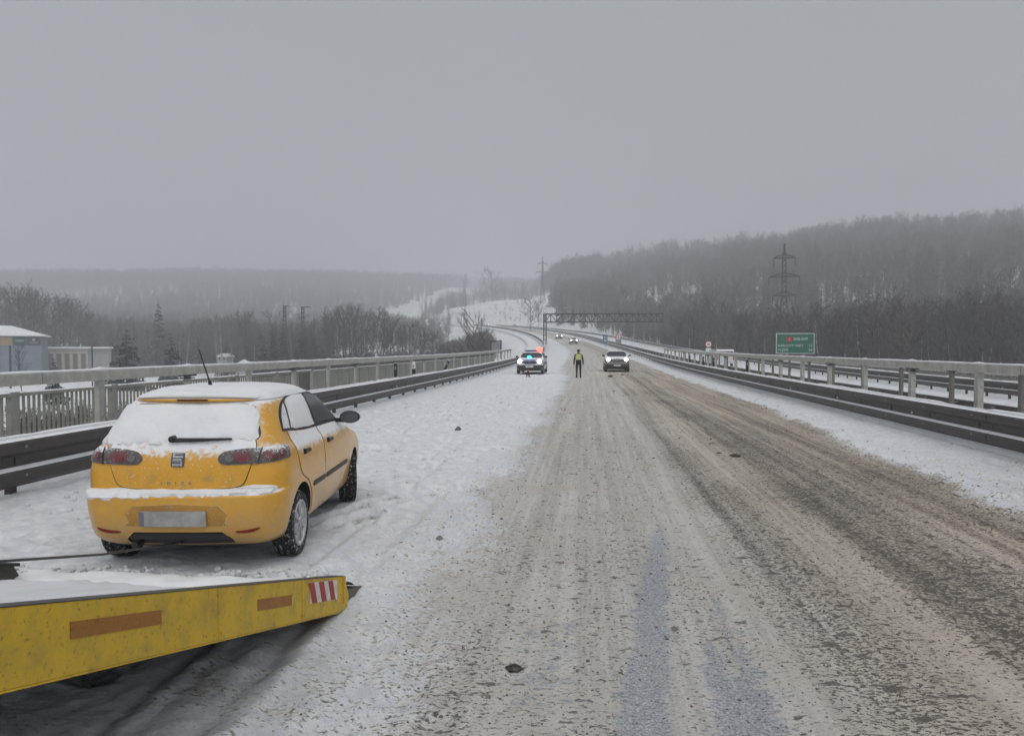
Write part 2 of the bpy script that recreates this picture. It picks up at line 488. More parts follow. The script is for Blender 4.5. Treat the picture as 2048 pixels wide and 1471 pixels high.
CAR = (Vector((-3.315, 5.885, 0.06)), R(5.98))           # yellow car: rear bumper point, heading
def car_local(X, Y):
    dx, dy = X - CAR[0].x, Y - CAR[0].y
    c, s = math.cos(CAR[1]), math.sin(CAR[1])
    return dx * c + dy * s, -dx * s + dy * c
def gauss(x, c, w_): return np.exp(-((x - c) / w_) ** 2)
def road_fields(t, D):
    n1 = fbm(t * 0.8 + 3, D * 0.5 + 5, 4) - 0.5
    wob = (fbm(D * 0.25 + 31, t * 0.15 + 8, 3) - 0.5)
    lb = -1.05 - 1.3 * sstep(42, 75, D) + n1 * 1.0
    rb = 4.95 + 0.5 * sstep(9, 24, D) - 0.5 * sstep(60, 120, D) + n1 * 0.7
    sl_ = sstep(lb - 1.15, lb + 0.9, t) * (1 - sstep(rb - 0.55, rb + 0.5, t))
    sl_ = np.maximum(sl_, 0.36 * sstep(-2.9, -1.5, t + n1) * (1 - sstep(10, 24, D)))
    tt = t + wob * 0.25
    wn = (fbm(t * 5 + 12, D * 1.6 + 3, 4) - 0.5)
    xs = 0.36 + (D - 4.6) * 0.105 + wob * 0.25
    wet_ = 0.95 * np.exp(-((tt - xs) / (0.15 - 0.012 * np.clip(D - 4, 0, 8))) ** 2) * (1 - sstep(6.4, 9.6, D + wn * 3)) + wn * 0.5
    wet_ = np.maximum(wet_, 0.95 * np.exp(-((tt - (0.82 + (D - 4.6) * 0.06)) / 0.2) ** 2) * (1 - sstep(4.2, 6.0, D + wn * 3)) + wn * 0.5)
    wet_ = np.maximum(wet_, 0.36 * gauss(tt, -0.22, 0.2) * (1 - sstep(5.0, 8.5, D)) + wn * 0.7)
    wet_ = wet_ * (1 - sstep(9, 11, D)) * sstep(-0.8, -0.4, t) * (1 - sstep(1.1, 1.4, t))
    br = sstep(0.7, 2.3, t + n1 * 0.6) * 0.75 + 0.35 * sstep(3.4, 4.2, t)
    br = np.clip(br, 0, 1) * (1 - 0.55 * sstep(40, 90, D))
    dk = 0.34 + 0.30 * sstep(0.8, 1.8, t) + 0.42 * gauss(tt, 2.78, 0.16) + 0.34 * gauss(tt, 3.25, 0.30) + 0.26 * gauss(tt, 1.62, 0.13) + 0.3 * gauss(tt, 2.5, 0.05) \
        + 0.22 * gauss(tt, 4.4, 0.35) - 0.35 * gauss(tt, 1.16, 0.1) - 0.25 * gauss(tt, 2.2, 0.2) + 0.55 * n1
    dk = dk * (1 - 0.3 * sstep(12, 40, D)) + 0.15 * gauss(tt, 2.8, 0.2) * sstep(10, 30, D)
    # height
    lump = fbm(t * 3.2, D * 2.6, 4) - 0.5
    fine_ = fbm(t * 11 + 7, D * 9 + 3, 3) - 0.5
    far = 1 - sstep(14, 30, D)
    white = 1 - sl_
    z = 0.062 * (1 - sstep(-2.1, -0.9, t)) + 0.05 * sstep(4.7, 5.4, t)
    z = z + white * (0.06 * lump + 0.03 * fine_ * far) + sl_ * (0.022 * lump + 0.026 * fine_ * far)
    z = z + (1 - sstep(-7.0, -5.6, t)) * 0.06 + sstep(5.8, 6.8, t) * 0.05
    for c, w_, a in ((-1.72, 0.06, 0.022), (-1.9, 0.07, -0.03), (-2.37, 0.05, -0.035), (-2.25, 0.05, 0.02), (-1.28, 0.05, -0.02), (2.78, 0.14, -0.018), (2.52, 0.06, 0.012), (1.62, 0.1, -0.012), (1.16, 0.08, 0.015), (3.35, 0.12, -0.012)):
        z = z + a * gauss(t + wob * 0.12, c, w_) * (1 - 0.6 * sstep(10, 40, D))
    z = z + 0.045 * gauss(t, rb, 0.22) * (0.4 + 2.0 * np.clip(lump + 0.2, 0, 1))
    z = z - 0.018 * wet_
    # churned snow behind and beneath the car
    u, v = car_local(t, D)
    churn = np.exp(-((u + 0.25) / 1.5) ** 6) * np.exp(-((v + 0.32) / 0.42) ** 2)
    l2 = np.abs(fbm(t * 6.5 + 3, D * 6.5 + 2, 3) - 0.5) * 2
    z = z + churn * np.clip(0.03 + 0.20 * np.clip(l2 - 0.1, 0, 1) + 0.14 * lump + 0.1 * fine_, 0, 0.075)
    under = np.exp(-(u / 0.78) ** 8) * np.exp(-((v - 1.9) / 2.0) ** 8)
    z = z * (1 - 0.65 * under) + under * (0.02 + 0.07 * np.clip(lump + 0.15, 0, 1))
    for wx, wy in ((-0.71, 0.68), (0.71, 0.68), (-0.71, 3.12), (0.71, 3.12)):
        k = np.exp(-((u - wx) / 0.2) ** 4 - ((v - wy) / 0.26) ** 4)
        z = z * (1 - k) + 0.055 * k
    # skid arc beside the front wheel
    for dx_, a, w_ in ((0.0, -0.075, 0.075), (0.13, 0.05, 0.05), (-0.12, 0.04, 0.05), (0.30, -0.05, 0.06), (0.40, 0.035, 0.04)):
        tl = -2.86 + 0.30 * (D - 7.9) + 0.035 * (D - 7.9) ** 2 + dx_
        k = np.exp(-((t - tl) / w_) ** 2) * sstep(7.4, 8.0, D) * (1 - sstep(9.6, 10.4, D))
        z = z + a * k
        if a < 0: sl_ = np.maximum(sl_, 0.8 * k)
    # footprints and ploughed lumps across the shoulder
    fp = np.clip(fbm(t * 2.1 + 50, D * 1.7 + 50, 3) - 0.55, 0, 1) * 0.5
    z = z - fp * white * sstep(-6.6, -6.0, t)
    # patchy slush tone mixed into the ground under the tow bed
    dirt = np.exp(-((t + 3.0) / 1.5) ** 6) * (1 - sstep(4.4, 5.2, D))
    sl_ = np.maximum(sl_, 0.5 * dirt * np.clip(0.5 + lump * 2.5, 0, 1))
    return z, np.clip(sl_, 0, 1), np.clip(wet_, 0, 1), np.clip(dk, 0, 1.4), br
rows = list(np.arange(-6, 2.6, 0.3))
d = 2.6
while d < 640:
    rows.append(d); d += max(0.013, 0.62 * d * d / 1460)
rows = np.array(rows)
lat = np.concatenate([np.arange(-7.6, -2.5, 0.032), np.arange(-2.5, 4.0, 0.024), np.arange(4.0, 7.01, 0.034)])
T_, D_ = np.meshgrid(lat, rows)
Zf, sl_, wet_, dk_, br_ = road_fields(T_, D_)
sp = -(np.maximum(D_, 90) - 90) / 1100.0
nn = np.sqrt(1 + sp ** 2)
Xr, Yr = cx_(D_) + T_ / nn, D_ - T_ * sp / nn
o = inst('road', grid_mesh('road', Xr, Yr, rz_(D_) + Zf, [M['road']], (T_, D_), {'slush': sl_, 'wet': wet_, 'dark': dk_, 'brown': br_}))
tag(o, 'motorway carriageway with white shoulders and brown slush in the wheel tracks', kind='structure')
def ground_z(x, y):
    z = road_fields(np.array([[x]]), np.array([[y]]))[0][0, 0]
    return float(z + rz_(y))

def strip(name, t0, t1, z0, z1, mats, D0, D1, label, nt_=14, amp=0.05, step=1.2, th=0.6):
    Ds = [D0]
    while Ds[-1] < D1: Ds.append(Ds[-1] + max(step, Ds[-1] * 0.02))
    ts = np.linspace(t0, t1, nt_)
    T2, D2 = np.meshgrid(ts, np.array(Ds))
    s2 = -(np.maximum(D2, 90) - 90) / 1100.0
    n2 = np.sqrt(1 + s2 ** 2)
    zz = rz_(D2) + z0 + (z1 - z0) * (T2 - t0) / (t1 - t0) + amp * (fbm(T2 * 1.3 + 9, D2 * 0.8 + 4, 4) - 0.5)
    zz[:, 0] -= th; zz[:, -1] -= th
    T2[:, 0] += 0.001; T2[:, 1] = t0; T2[:, -1] -= 0.001; T2[:, -2] = t1
    o = inst(name, grid_mesh(name, cx_(D2) + T2 / n2, D2 - T2 * s2 / n2, zz, mats))
    tag(o, label, kind='structure')
    return o
strip('bridge_walkway', -10.2, -7.55, 0.30, 0.30, [M['snow']], -6, 86, 'snow covered ledge between the railing and the slatted fence')
strip('bridge_kerb', 6.95, 8.35, 0.28, 0.28, [M['snow']], -6, 86, 'snow covered ledge under the metal railing beside the median')
strip('median_edge', 8.75, 10.6, 0.0, -0.3, [M['snow']], -6, 86, 'snowy deck edge of the opposite carriageway')
strip('median', 6.95, 10.7, 0.05, -0.32, [M['snow']], 86, 640, 'snowy median strip between the two carriageways beyond the bridge')
strip('verge', -10.6, -7.55, -0.1, 0.05, [M['snow']], 86, 640, 'snowy verge of the embankment beyond the bridge')
m, n, b = new_mat('opposite_slush')
co = worldco(n)
n.links.new(mixc(n, ramp(n, noise(n, 1.2, 6, 0.65, co), 0.5, 0.75), (0.76, 0.775, 0.8), (0.5, 0.46, 0.4)), b.inputs['Base Color'])
b.inputs['Roughness'].default_value = 0.9
bump(n, b, noise(n, 4, 5, 0.6, co), 0.5, 0.03)
M['opp'] = m
strip('opposite_road', 10.4, 20.6, -0.33, -0.42, [M['opp']], -6, 640, 'opposite motorway carriageway under snow', nt_=26, amp=0.06)
# deck slabs below
for nm, a, b_ in (('bridge_deck', -10.1, 8.3), ('opposite_bridge_deck', 8.8, 20.9)):
    q = MB()
    sec = [[Vector((x, y, z)) for x, z in ((a, -0.02 if a < 0 else -0.55), (b_, -0.02 if a < 0 else -0.62), (b_, -0.9), (b_ - 2.2, -1.3), (b_ - 3, -2.6), (a + 3, -2.6), (a + 2.2, -1.3), (a, -0.9))] for y in (-8, 30, 60, 86)]
    for s_ in sec:
        for p in s_: p.z += float(rz_(p.y)) - 0.1
    q.loft(sec, True).add(sec[0], [tuple(range(7, -1, -1))]).add(sec[-1], [tuple(range(8))])
    o = q.build(nm, M['concrete']); tag(o, 'concrete deck of the motorway bridge', kind='structure')

# ---------------------------------------------------------------- guardrails, railings, fences
def sweep(prof, Ds, t, dz, face):
    """prof: (offset towards the traffic side, height)"""
    return [[road_pt(D, t + face * a, dz + h) for a, h in prof] for D in Ds]
WPROF = [(-0.02, 0.795), (0.0, 0.805), (0.03, 0.80), (0.105, 0.765), (0.122, 0.735), (0.122, 0.665), (0.105, 0.625), (0.022, 0.575), (0.005, 0.54), (0.005, 0.48), (0.022, 0.45),
         (0.105, 0.415), (0.122, 0.385), (0.122, 0.305), (0.105, 0.265), (0.022, 0.225), (0.0, 0.20), (-0.02, 0.205), (-0.02, 0.44), (-0.035, 0.51), (-0.02, 0.58)]
def guardrail(t, dz, D0, Dmid, D1, face, label, post=2.0, p0=0.0, mtl='guard', slim=False, posts_to=150, snow_to=120):
    root = thing('guardrail', label, 'guardrail', road_pt(max(D0, 0), t, dz))
    base = root.location.copy()
    prof = WPROF if not slim else [(a, h if h > 0.4 else 0.42 + (h - 0.2) * 0.1) for a, h in WPROF]
    D = D0
    while D < D1:
        L = 4.0 if D < Dmid else 24.0
        st = 4.0 if D < Dmid else 6.0
        L = min(L, D1 - D)
        Ds = [D + st * i for i in range(int(L / st) + 1)]
        if Ds[-1] < D + L - 0.01: Ds.append(D + L)
        if D < Dmid: Ds = [D, D + 0.25, D + L - 0.25, D + L + 0.06]
        q = MB(); off = 0.006 if int(D / L) % 2 else 0.0
        secs = sweep([(a + off, h) for a, h in prof], Ds, t, dz, face)
        secs = [[p - base for p in s_] for s_ in secs]
        q.loft(secs, True)
        q.add(secs[0], [tuple(range(len(prof)))]); q.add(secs[-1], [tuple(range(len(prof) - 1, -1, -1))])
        q.build('rail_beam', M[mtl], root, 28)
        if D < snow_to:
            dens = [D + L * i / 16 for i in range(17)]
            sn = []
            for d2 in dens:
                hh = 0.012 + 0.03 * float(fbm(np.array([d2 * 1.7]), np.array([t * 3.0]), 3)[0])
                if float(vnoise(np.array([d2 * 0.9]), np.array([t + 4.0]))[0]) < 0.25: hh = 0.004
                sn.append([road_pt(d2, t + face * a, dz + 0.803 + h * hh) - base for a, h in ((-0.034, 0), (-0.03, 0.6), (-0.005, 1), (0.03, 0.85), (0.05, 0.2), (0.045, -0.6))])
            s_ = MB().loft(sn, True)
            s_.build('snow_cap', M['snow'], root, True)
        D += L
    pm = MB().box((0, 0, -0.12), (0.07, 0.12, 1.7)).box((face * 0.07, 0, 0.50), (0.09, 0.11, 0.18)).mesh('post', M['guard' if mtl == 'guard' else mtl])
    pl = MB().box((0, 0, -0.30), (0.07, 0.12, 1.3)).box((face * 0.05, 0, -0.02 + 0.12), (0.16, 0.15, 0.03)).mesh('post', M['guard'])
    D = D0 + p0
    while D < min(D1, posts_to):
        o = inst('post', pm, root, road_pt(D, t - face * 0.09, dz) - base)
        D += post if D < 70 else post * 2
    bl = MB().lathe([(0, .001), (face * .012, .014), (face * .002, .022)], 7, 'x').mesh('bolt', M['galv'])
    D = D0 + p0
    while D < min(D1, 40):
        for h in (.69, .345): inst('bolt', bl, root, road_pt(D, t + face * .122, dz + h) - base)
        D += post
    rf = MB().box((0, 0, 0), (0.03, 0.045, 0.04)).mesh('reflector', M['white'])
    D = D0 + 1.3
    while D < min(60, D1):
        inst('reflector', rf, root, road_pt(D, t + face * 0.02, dz + 0.50) - base)
        D += 8.0 if face > 0 else 5.0
    return root
guardrail(-6.92, 0.02, 2.0, 74, 460, 1, 'dark steel guardrail along the snowy shoulder beside the yellow car', 2.0, 0.7)
guardrail(6.95, 0.02, 6.0, 78, 460, -1, 'dark steel guardrail on the median side of the slushy carriageway', 2.0, 0.5)
guardrail(10.55, -0.36, 6.0, 78, 460, 1, 'low dark guardrail seen from behind beyond the gap between the bridges', 2.0, 1.1)
guardrail(18.9, -0.40, 6.0, 78, 460, -1, 'outer guardrail on the far side of the opposite carriageway', 2.0, 0.9, snow_to=90)

def railing(t, dz, D0, D1, sp, top, label, pw=(0.085, 0.135), mtl='railing', beam=(0.12, 0.17), z0=0.2, face=1, alt=True, snow=True):
    root = thing('railing', label, 'railing', road_pt(D0, t, dz))
    base = root.location.copy()
    hp = top - beam[1] - z0
    pm = MB().box((0, 0, z0 + hp / 2), (pw[0], pw[1], hp)).mesh('post', M[mtl])
    cm = MB().box((0, 0, 0), (beam[0] + 0.03, 0.42, 0.035)).box((0, 0, -0.05), (beam[0] + 0.02, 0.30, 0.02)).mesh('clamp', M['steel'])
    k = 0; D = D0
    while D < D1:
        c = road_pt(D, t, dz) - base
        inst('post', pm, root, c)
        if k % 2 == 1: inst('clamp', cm, root, c + Vector((0, 0, top - beam[1] - 0.012)))
        k += 1; D += sp
    D = D0 - sp / 2; 
    while D < D1 - 0.1:
        E_ = min(D + 2 * sp, D1)
        b0, b1 = beam[0] / 2, beam[1]
        pf = [(-b0, top - b1), (b0, top - b1), (b0, top - 0.02), (b0 - 0.02, top), (-b0 + 0.02, top), (-b0, top - 0.02)]
        Ds = [D, D + (E_ - D) / 2, E_ - 0.012]
        secs = [[p - base for p in s_] for s_ in sweep(pf, Ds, t, dz, 1)]
        q = MB().loft(secs, True); q.add(secs[0], [(5, 4, 3, 2, 1, 0)]); q.add(secs[-1], [tuple(range(6))])
        q.build('top_beam', M[mtl], root)
        if snow:
            sn = []
            for i in range(25):
                d2 = D + (E_ - D) * i / 24
                hh = 0.008 + 0.026 * float(fbm(np.array([d2 * 1.3 + 7]), np.array([t * 2.0]), 3)[0]) + 0.02 * max(0, 1 - abs(((d2 - D0 + sp / 2) % sp) - sp / 2) * 5)
                sn.append([road_pt(d2, t + a, dz + top + 0.001 + h * hh) - base for a, h in ((-b0, -0.4), (-b0 + 0.015, 0.6), (0, 1), (b0 - 0.015, 0.6), (b0, -0.4))])
            MB().loft(sn, True).build('snow_cap', M['snow'], root, True)
        D = E_
    return root
railing(-7.72, 0.0, 6.1, 77, 2.7, 1.56, 'grey metal bridge railing behind the guardrail on the shoulder side', z0=0.28)
railing(7.62, 0.0, 3.4, 79, 3.13, 1.60, 'grey metal bridge railing behind the median guardrail', z0=0.26, pw=(0.11, 0.155))
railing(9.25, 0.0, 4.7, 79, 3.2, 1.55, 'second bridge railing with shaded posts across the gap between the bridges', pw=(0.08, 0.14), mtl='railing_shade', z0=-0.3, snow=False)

# slatted fence, then solid panels, at the outer edge of the walkway
root = thing('slatted_fence', 'slatted grey fence with upright bars left of the yellow car', 'fence', (-9.45, 4.0, 0.3))
sm_ = MB().box((0, 0, 0.40), (0.014, 0.058, 0.82)).mesh('slat', M['slat'])
pm_ = MB().box((0, 0, 0.42), (0.10, 0.19, 0.92)).mesh('post', M['slat'])
y = 0.0
for i in range(168):
    y = i * 0.122
    if i % 22 == 20: inst('post', pm_, root, (0, y, 0))
    elif i % 22 not in (19, 21): inst('slat', sm_, root, (0, y, 0), (0, 0, rnd.uniform(-0.06, 0.06)))
for i in range(8):
    MB().box((0, 1.34 + i * 2.684, 0.83), (0.11, 2.67, 0.055)).build('top_rail', M['slat'], root)
    MB().box((0, 1.34 + i * 2.684, 0.03), (0.06, 2.67, 0.05)).build('bottom_rail', M['slat'], root)
    q = MB(); sn = []
    for k in range(22):
        d2 = 1.34 + i * 2.684 + (k / 21 - 0.5) * 2.66
        hh = 0.006 + 0.03 * float(fbm(np.array([d2 * 1.9]), np.array([3.3]), 3)[0])
        sn.append([Vector((a, d2, 0.8585 + h * hh)) for a, h in ((-0.055, -0.3), (-0.035, 0.7), (0, 1), (0.035, 0.7), (0.055, -0.3))])
    q.loft(sn, True).build('snow_cap', M['snow'], root, True)
root = thing('panel_fence', 'row of solid grey panels along the bridge edge beyond the slatted fence', 'fence', (-9.45, 25.6, 0.3))
pn_ = MB().box((0, 0, 0.42), (0.05, 1.30, 0.80)).box((0.03, 0, 0.79), (0.03, 1.3, 0.05)).box((0.03, 0, 0.06), (0.03, 1.3, 0.05)).mesh('panel', M['panel'])
pp_ = MB().box((0, 0, 0.42), (0.1, 0.06, 0.9)).mesh('post', M['panel'])
sn_ = MB().loft([[Vector((a, d2, 0.8205 + h)) for a, h in ((-0.03, 0), (-0.02, 0.02), (0.02, 0.024), (0.045, 0.0))] for d2 in (-0.66, 0, 0.66)], True).mesh('snow_cap', M['snow'], True)
for i in range(38):
    inst('panel', pn_, root, (0, 0.68 + i * 1.36, 0))
    inst('post', pp_, root, (0, i * 1.36, 0))
    inst('snow_cap', sn_, root, (0, 0.68 + i * 1.36, 0))
root = thing('panel_fence', 'grey panel fence on the far edge of the opposite carriageway', 'fence', (20.4, 14.0, -0.4))
pn2 = MB().box((0, 0, 0.52), (0.05, 1.88, 0.72)).mesh('panel', M['panel'])
pp2 = MB().box((0, 0, 0.45), (0.12, 0.12, 1.0)).mesh('post', M['panel'])
tr2 = MB().box((0, 0, 0.98), (0.12, 3.84, 0.09)).mesh('top_rail', M['railing'])
for i in range(36):
    inst('panel', pn2, root, (0, 1 + i * 1.92, 0)); inst('post', pp2, root, (0, 0.04 + i * 1.92, 0))
    if i % 2 == 0: inst('top_rail', tr2, root, (0, 1.92 + i * 1.92, 0))

# delineators standing behind the guardrails
def delineator(loc, label, white=False, tilt=0.0, h=0.62, face=1):
    root = thing('delineator_post', label, 'delineator', loc, 0, 'delineators on the guardrails')
    root.rotation_euler = (0, tilt, 0)
    q = MB().prism([(-0.055, 0), (0.055, 0), (0.055, h - 0.03), (0.02, h), (-0.055, h)], 'y', -0.045, 0.045)
    q.build('post', M['white'] if white else M['black'], root)
    if white:
        MB().prism([(-0.06, 0.12), (0.06, 0.12), (0.06, 0.34), (-0.06, 0.34)], 'y', -0.05, 0.05).build('band', M['black'], root)
    MB().box((0, -0.048, h * 0.72), (0.05, 0.01, 0.12)).build('reflector', M['galv'], root)
    MB().prism([(-0.05, h), (0.03, h), (0.02, h + 0.02), (-0.04, h + 0.025)], 'y', -0.04, 0.04).build('snow_cap', M['snow'], root)
delineator((-7.12, 28.0, 0.72), 'upright black delineator on the shoulder guardrail, the one nearest the yellow car')
delineator((-7.12, 31.0, 0.72), 'white delineator with a black band on the shoulder guardrail', True)
delineator((-7.12, 37.5, 0.72), 'black delineator leaning over on the shoulder guardrail', False, 0.45)
for i, (d, z_) in enumerate(((36.0, 0.72), (45.5, 0.7), (49.5, 0.72), (56.0, 0.72))):
    delineator((7.2, d, z_), ('black delineator behind the median guardrail, the one nearest the green sign', 'second black delineator behind the median guardrail', 'third black delineator behind the median guardrail', 'farthest black delineator behind the median guardrail')[i], False, 0.0, 0.66)

# ---------------------------------------------------------------- car shells
def pchip(xs, ys):
    xs, ys = np.array(xs, float), np.array(ys, float)
    h = np.diff(xs); dl = np.diff(ys) / h
    d = np.zeros(len(xs)); d[0], d[-1] = dl[0], dl[-1]
    for i in range(1, len(xs) - 1):
        if dl[i - 1] * dl[i] > 0:
            w1, w2 = 2 * h[i] + h[i - 1], h[i] + 2 * h[i - 1]
            d[i] = (w1 + w2) / (w1 / dl[i - 1] + w2 / dl[i])
    def f(x):
        x = min(max(x, xs[0]), xs[-1])
        i = min(max(int(np.searchsorted(xs, x) - 1), 0), len(h) - 1)
        t = (x - xs[i]) / h[i]
        return ((2 * t ** 3 - 3 * t ** 2 + 1) * ys[i] + (t ** 3 - 2 * t ** 2 + t) * h[i] * d[i] + (-2 * t ** 3 + 3 * t ** 2) * ys[i + 1] + (t ** 3 - t ** 2) * h[i] * d[i + 1])
    return f
class Shell:
    """car body as horizontal slices; x right, y forward, z up"""
    def __init__(s, tab, ymid, L, tr=0.05, tf=0.10, bow=(0.05, 0.10)):
        Z = [r_[0] for r_ in tab]
        s.z0, s.z1 = Z[0], Z[-1]
        s.yr, s.yf, s.hw, s.rx, s.ry, s.fx, s.fy = [pchip(Z, [r_[k] for r_ in tab]) for k in range(1, 8)]
        s.ymid, s.L, s.tr, s.tf, s.bow = ymid, L, tr, tf, bow
        s.cache = {}
    def half(s, y, z):
        a = min(max((s.ymid - y) / s.ymid, 0), 1); b = min(max((y - s.ymid) / (s.L - s.ymid), 0), 1)
        return s.hw(z) * (1 - s.tr * a ** 2 - s.tf * b ** 2.5)
    def outline(s, z, n1=14, n2=12, n3=44):
        key = (round(z, 5), n1, n2, n3)
        if key in s.cache: return s.cache[key]
        yr, yf = s.yr(z), s.yf(z); ln = yf - yr
        P = []
        ry, fy = min(s.ry(z), ln * 0.42), min(s.fy(z), ln * 0.42)
        hr = s.half(yr + ry, z); hf = s.half(yf - fy, z)
        rx, fx = min(s.rx(z), hr * 0.92), min(s.fx(z), hf * 0.92)
        bo = min(s.bow[0], ln * 0.1); bf = min(s.bow[1], ln * 0.1)
        for i in range(n1):
            x = (hr - rx) * i / n1; P.append((x, yr + bo * (x / hr) ** 2))
        y1 = yr + bo * ((hr - rx) / hr) ** 2
        for i in range(n2):
            a = math.pi / 2 * i / n2; P.append((hr - rx + rx * math.sin(a), y1 + ry * (1 - math.cos(a))))
        y2 = yf - bf * ((hf - fx) / hf) ** 2
        ya, yb = y1 + ry, y2 - fy
        k0 = hr / max(s.half(ya, z), 1e-6); k1 = hf / max(s.half(yb, z), 1e-6)
        for i in range(n3):
            u = i / n3; y = ya + (yb - ya) * u
            P.append((s.half(y, z) * (k0 * (1 - u) + k1 * u), y))
        for i in range(n2):
            a = math.pi / 2 * i / n2; P.append((hf - fx + fx * math.cos(a), yb + fy * math.sin(a)))
        for i in range(n1 + 1):
            x = (hf - fx) * (1 - i / n1); P.append((x, yf - bf * (x / hf) ** 2))
        P = np.array(P)
        s.cache[key] = P
        return P
    def rear(s, u, z):
        P = s.outline(z); c = np.concatenate([[0], np.cumsum(np.hypot(*np.diff(P, axis=0).T))])
        a = abs(u)
        return Vector((math.copysign(np.interp(a, c, P[:, 0]), u), np.interp(a, c, P[:, 1]), z))
    def front(s, u, z):
        P = s.outline(z)[::-1]; c = np.concatenate([[0], np.cumsum(np.hypot(*np.diff(P, axis=0).T))])
        a = abs(u)
        return Vector((math.copysign(np.interp(a, c, P[:, 0]), u), np.interp(a, c, P[:, 1]), z))
    def side(s, sgn):
        def f(y, z):
            P = s.outline(z)
            return Vector((sgn * np.interp(y, P[14:-14, 1], P[14:-14, 0]), y, z))
        return f
    def loft(s, zs, fn=None):
        q = MB(); secs = []
        for z in zs:
            P = s.outline(z)
            ring = [Vector((x, y, z)) for x, y in P] + [Vector((-x, y, z)) for x, y in P[-2:0:-1]]
            secs.append(ring)
        n = len(secs[0])
        if fn: secs = fn(secs)
        q.loft(secs, True)
        q.add(secs[0], [tuple(range(n))]); q.add(secs[-1], [tuple(range(n - 1, -1, -1))])
        return q
def smooth_poly(pts, k=5):
    """closed Catmull-Rom; a point given with a third value keeps its corner sharp"""
    n = len(pts); outp = []
    for i in range(n):
        p0, p1, p2, p3 = [pts[(i + j) % n] for j in (-1, 0, 1, 2)]
        a0 = p1 if len(p1) > 2 else p0
        a3 = p2 if len(p2) > 2 else p3
        for j in range(k):
            t = j / k
            outp.append(tuple(0.5 * (2 * p1[c] + (p2[c] - a0[c]) * t + (2 * a0[c] - 5 * p1[c] + 4 * p2[c] - a3[c]) * t * t + (-a0[c] + 3 * p1[c] - 3 * p2[c] + a3[c]) * t ** 3) for c in (0, 1)))
    return outp
def patch(fn, poly, off, mtl, name, parent, step=0.05, skirt=0.01, sm=5, lump=0.0, seed=0.0, smooth=True):
    """a skin over the polygon (surface coordinates), raised by off, its rim turned back into the body"""
    pts = smooth_poly(poly, sm) if sm else [p[:2] for p in poly]
    bm = bmesh.new()
    bm.faces.new([bm.verts.new((p[0], p[1], 0)) for p in pts])
    xs, ys = [p[0] for p in pts], [p[1] for p in pts]
    for ax, lo, hi in ((0, min(xs), max(xs)), (1, min(ys), max(ys))):
        k = int((hi - lo) / step)
        for i in range(1, k + 1):
            v = lo + (hi - lo) * i / (k + 1)
            bmesh.ops.bisect_plane(bm, geom=bm.verts[:] + bm.edges[:] + bm.faces[:], plane_co=(v, 0, 0) if ax == 0 else (0, v, 0), plane_no=(1, 0, 0) if ax == 0 else (0, 1, 0))
    bmesh.ops.triangulate(bm, faces=[f for f in bm.faces if len(f.verts) > 4])
    bm.verts.ensure_lookup_table()
    bound = {v for e_ in bm.edges if e_.is_boundary for v in e_.verts}
    bed = [e_ for e_ in bm.edges if e_.is_boundary]
    info = {}
    for v in bm.verts:
        u, z = v.co.x, v.co.y
        p = fn(u, z); h = 0.004
        nrm = (fn(u + h, z) - fn(u - h, z)).cross(fn(u, z + h) - fn(u, z - h))
        nrm.normalize()
        info[v] = (p, nrm)
    # outward = away from the car's middle
    c = Vector((0, 2.0, 0.8))
    sgn = 1 if sum(nm.dot(p - c) for p, nm in info.values()) > 0 else -1
    ret = bmesh.ops.extrude_edge_only(bm, edges=bed)
    newv = [g for g in ret['geom'] if isinstance(g, bmesh.types.BMVert)]
    src = {}
    for e_ in bm.edges:
        a, b_ = e_.verts
        if a in info and b_ not in info: src[b_] = a
        elif b_ in info and a not in info: src[a] = b_
    for v in newv:
        p, nm = info[src[v]]; v.co = p - nm * sgn * skirt
    for v, (p, nm) in info.items():
        e_ = off
        if lump:
            nz = float(fbm(np.array([p.x * 9 + seed]), np.array([p.z * 9 + p.y * 5 + seed]), 3)[0]) - 0.35
            e_ = (0.003 if v in bound else off + lump * nz)
        v.co = p + nm * sgn * e_
    bmesh.ops.recalc_face_normals(bm, faces=bm.faces)
    me = bpy.data.meshes.new(name); bm.to_mesh(me); bm.free()
    me.materials.append(mtl)
    if smooth:
        me.polygons.foreach_set('use_smooth', [True] * len(me.polygons)); me.set_sharp_from_angle(angle=R(48))
    return inst(name, me, parent)
def bool_cut(me, cutter, name):
    a = bpy.data.objects.new('tmp_a', me); c = bpy.data.objects.new('tmp_c', cutter)
    col.objects.link(a); col.objects.link(c)
    md = a.modifiers.new('b', 'BOOLEAN'); md.operation, md.object, md.solver = 'DIFFERENCE', c, 'EXACT'
    dg = bpy.context.evaluated_depsgraph_get(); dg.update()
    r_ = bpy.data.meshes.new_from_object(a.evaluated_get(dg))
    bpy.data.objects.remove(a); bpy.data.objects.remove(c)
    r_.name = name
    return r_
def text_mesh(s, size, mtl, name='lettering', align='CENTER', depth=0.003):
    cu = bpy.data.curves.new('t', 'FONT'); cu.body = s; cu.size = size; cu.extrude = depth; cu.align_x = align; cu.align_y = 'CENTER'
    cu.resolution_u = 3
    ob = bpy.data.objects.new('t', cu); col.objects.link(ob)
    dg = bpy.context.evaluated_depsgraph_get(); dg.update()
    me = bpy.data.meshes.new_from_object(ob.evaluated_get(dg))
    bpy.data.objects.remove(ob); me.name = name; me.materials.clear(); me.materials.append(mtl)
    return me

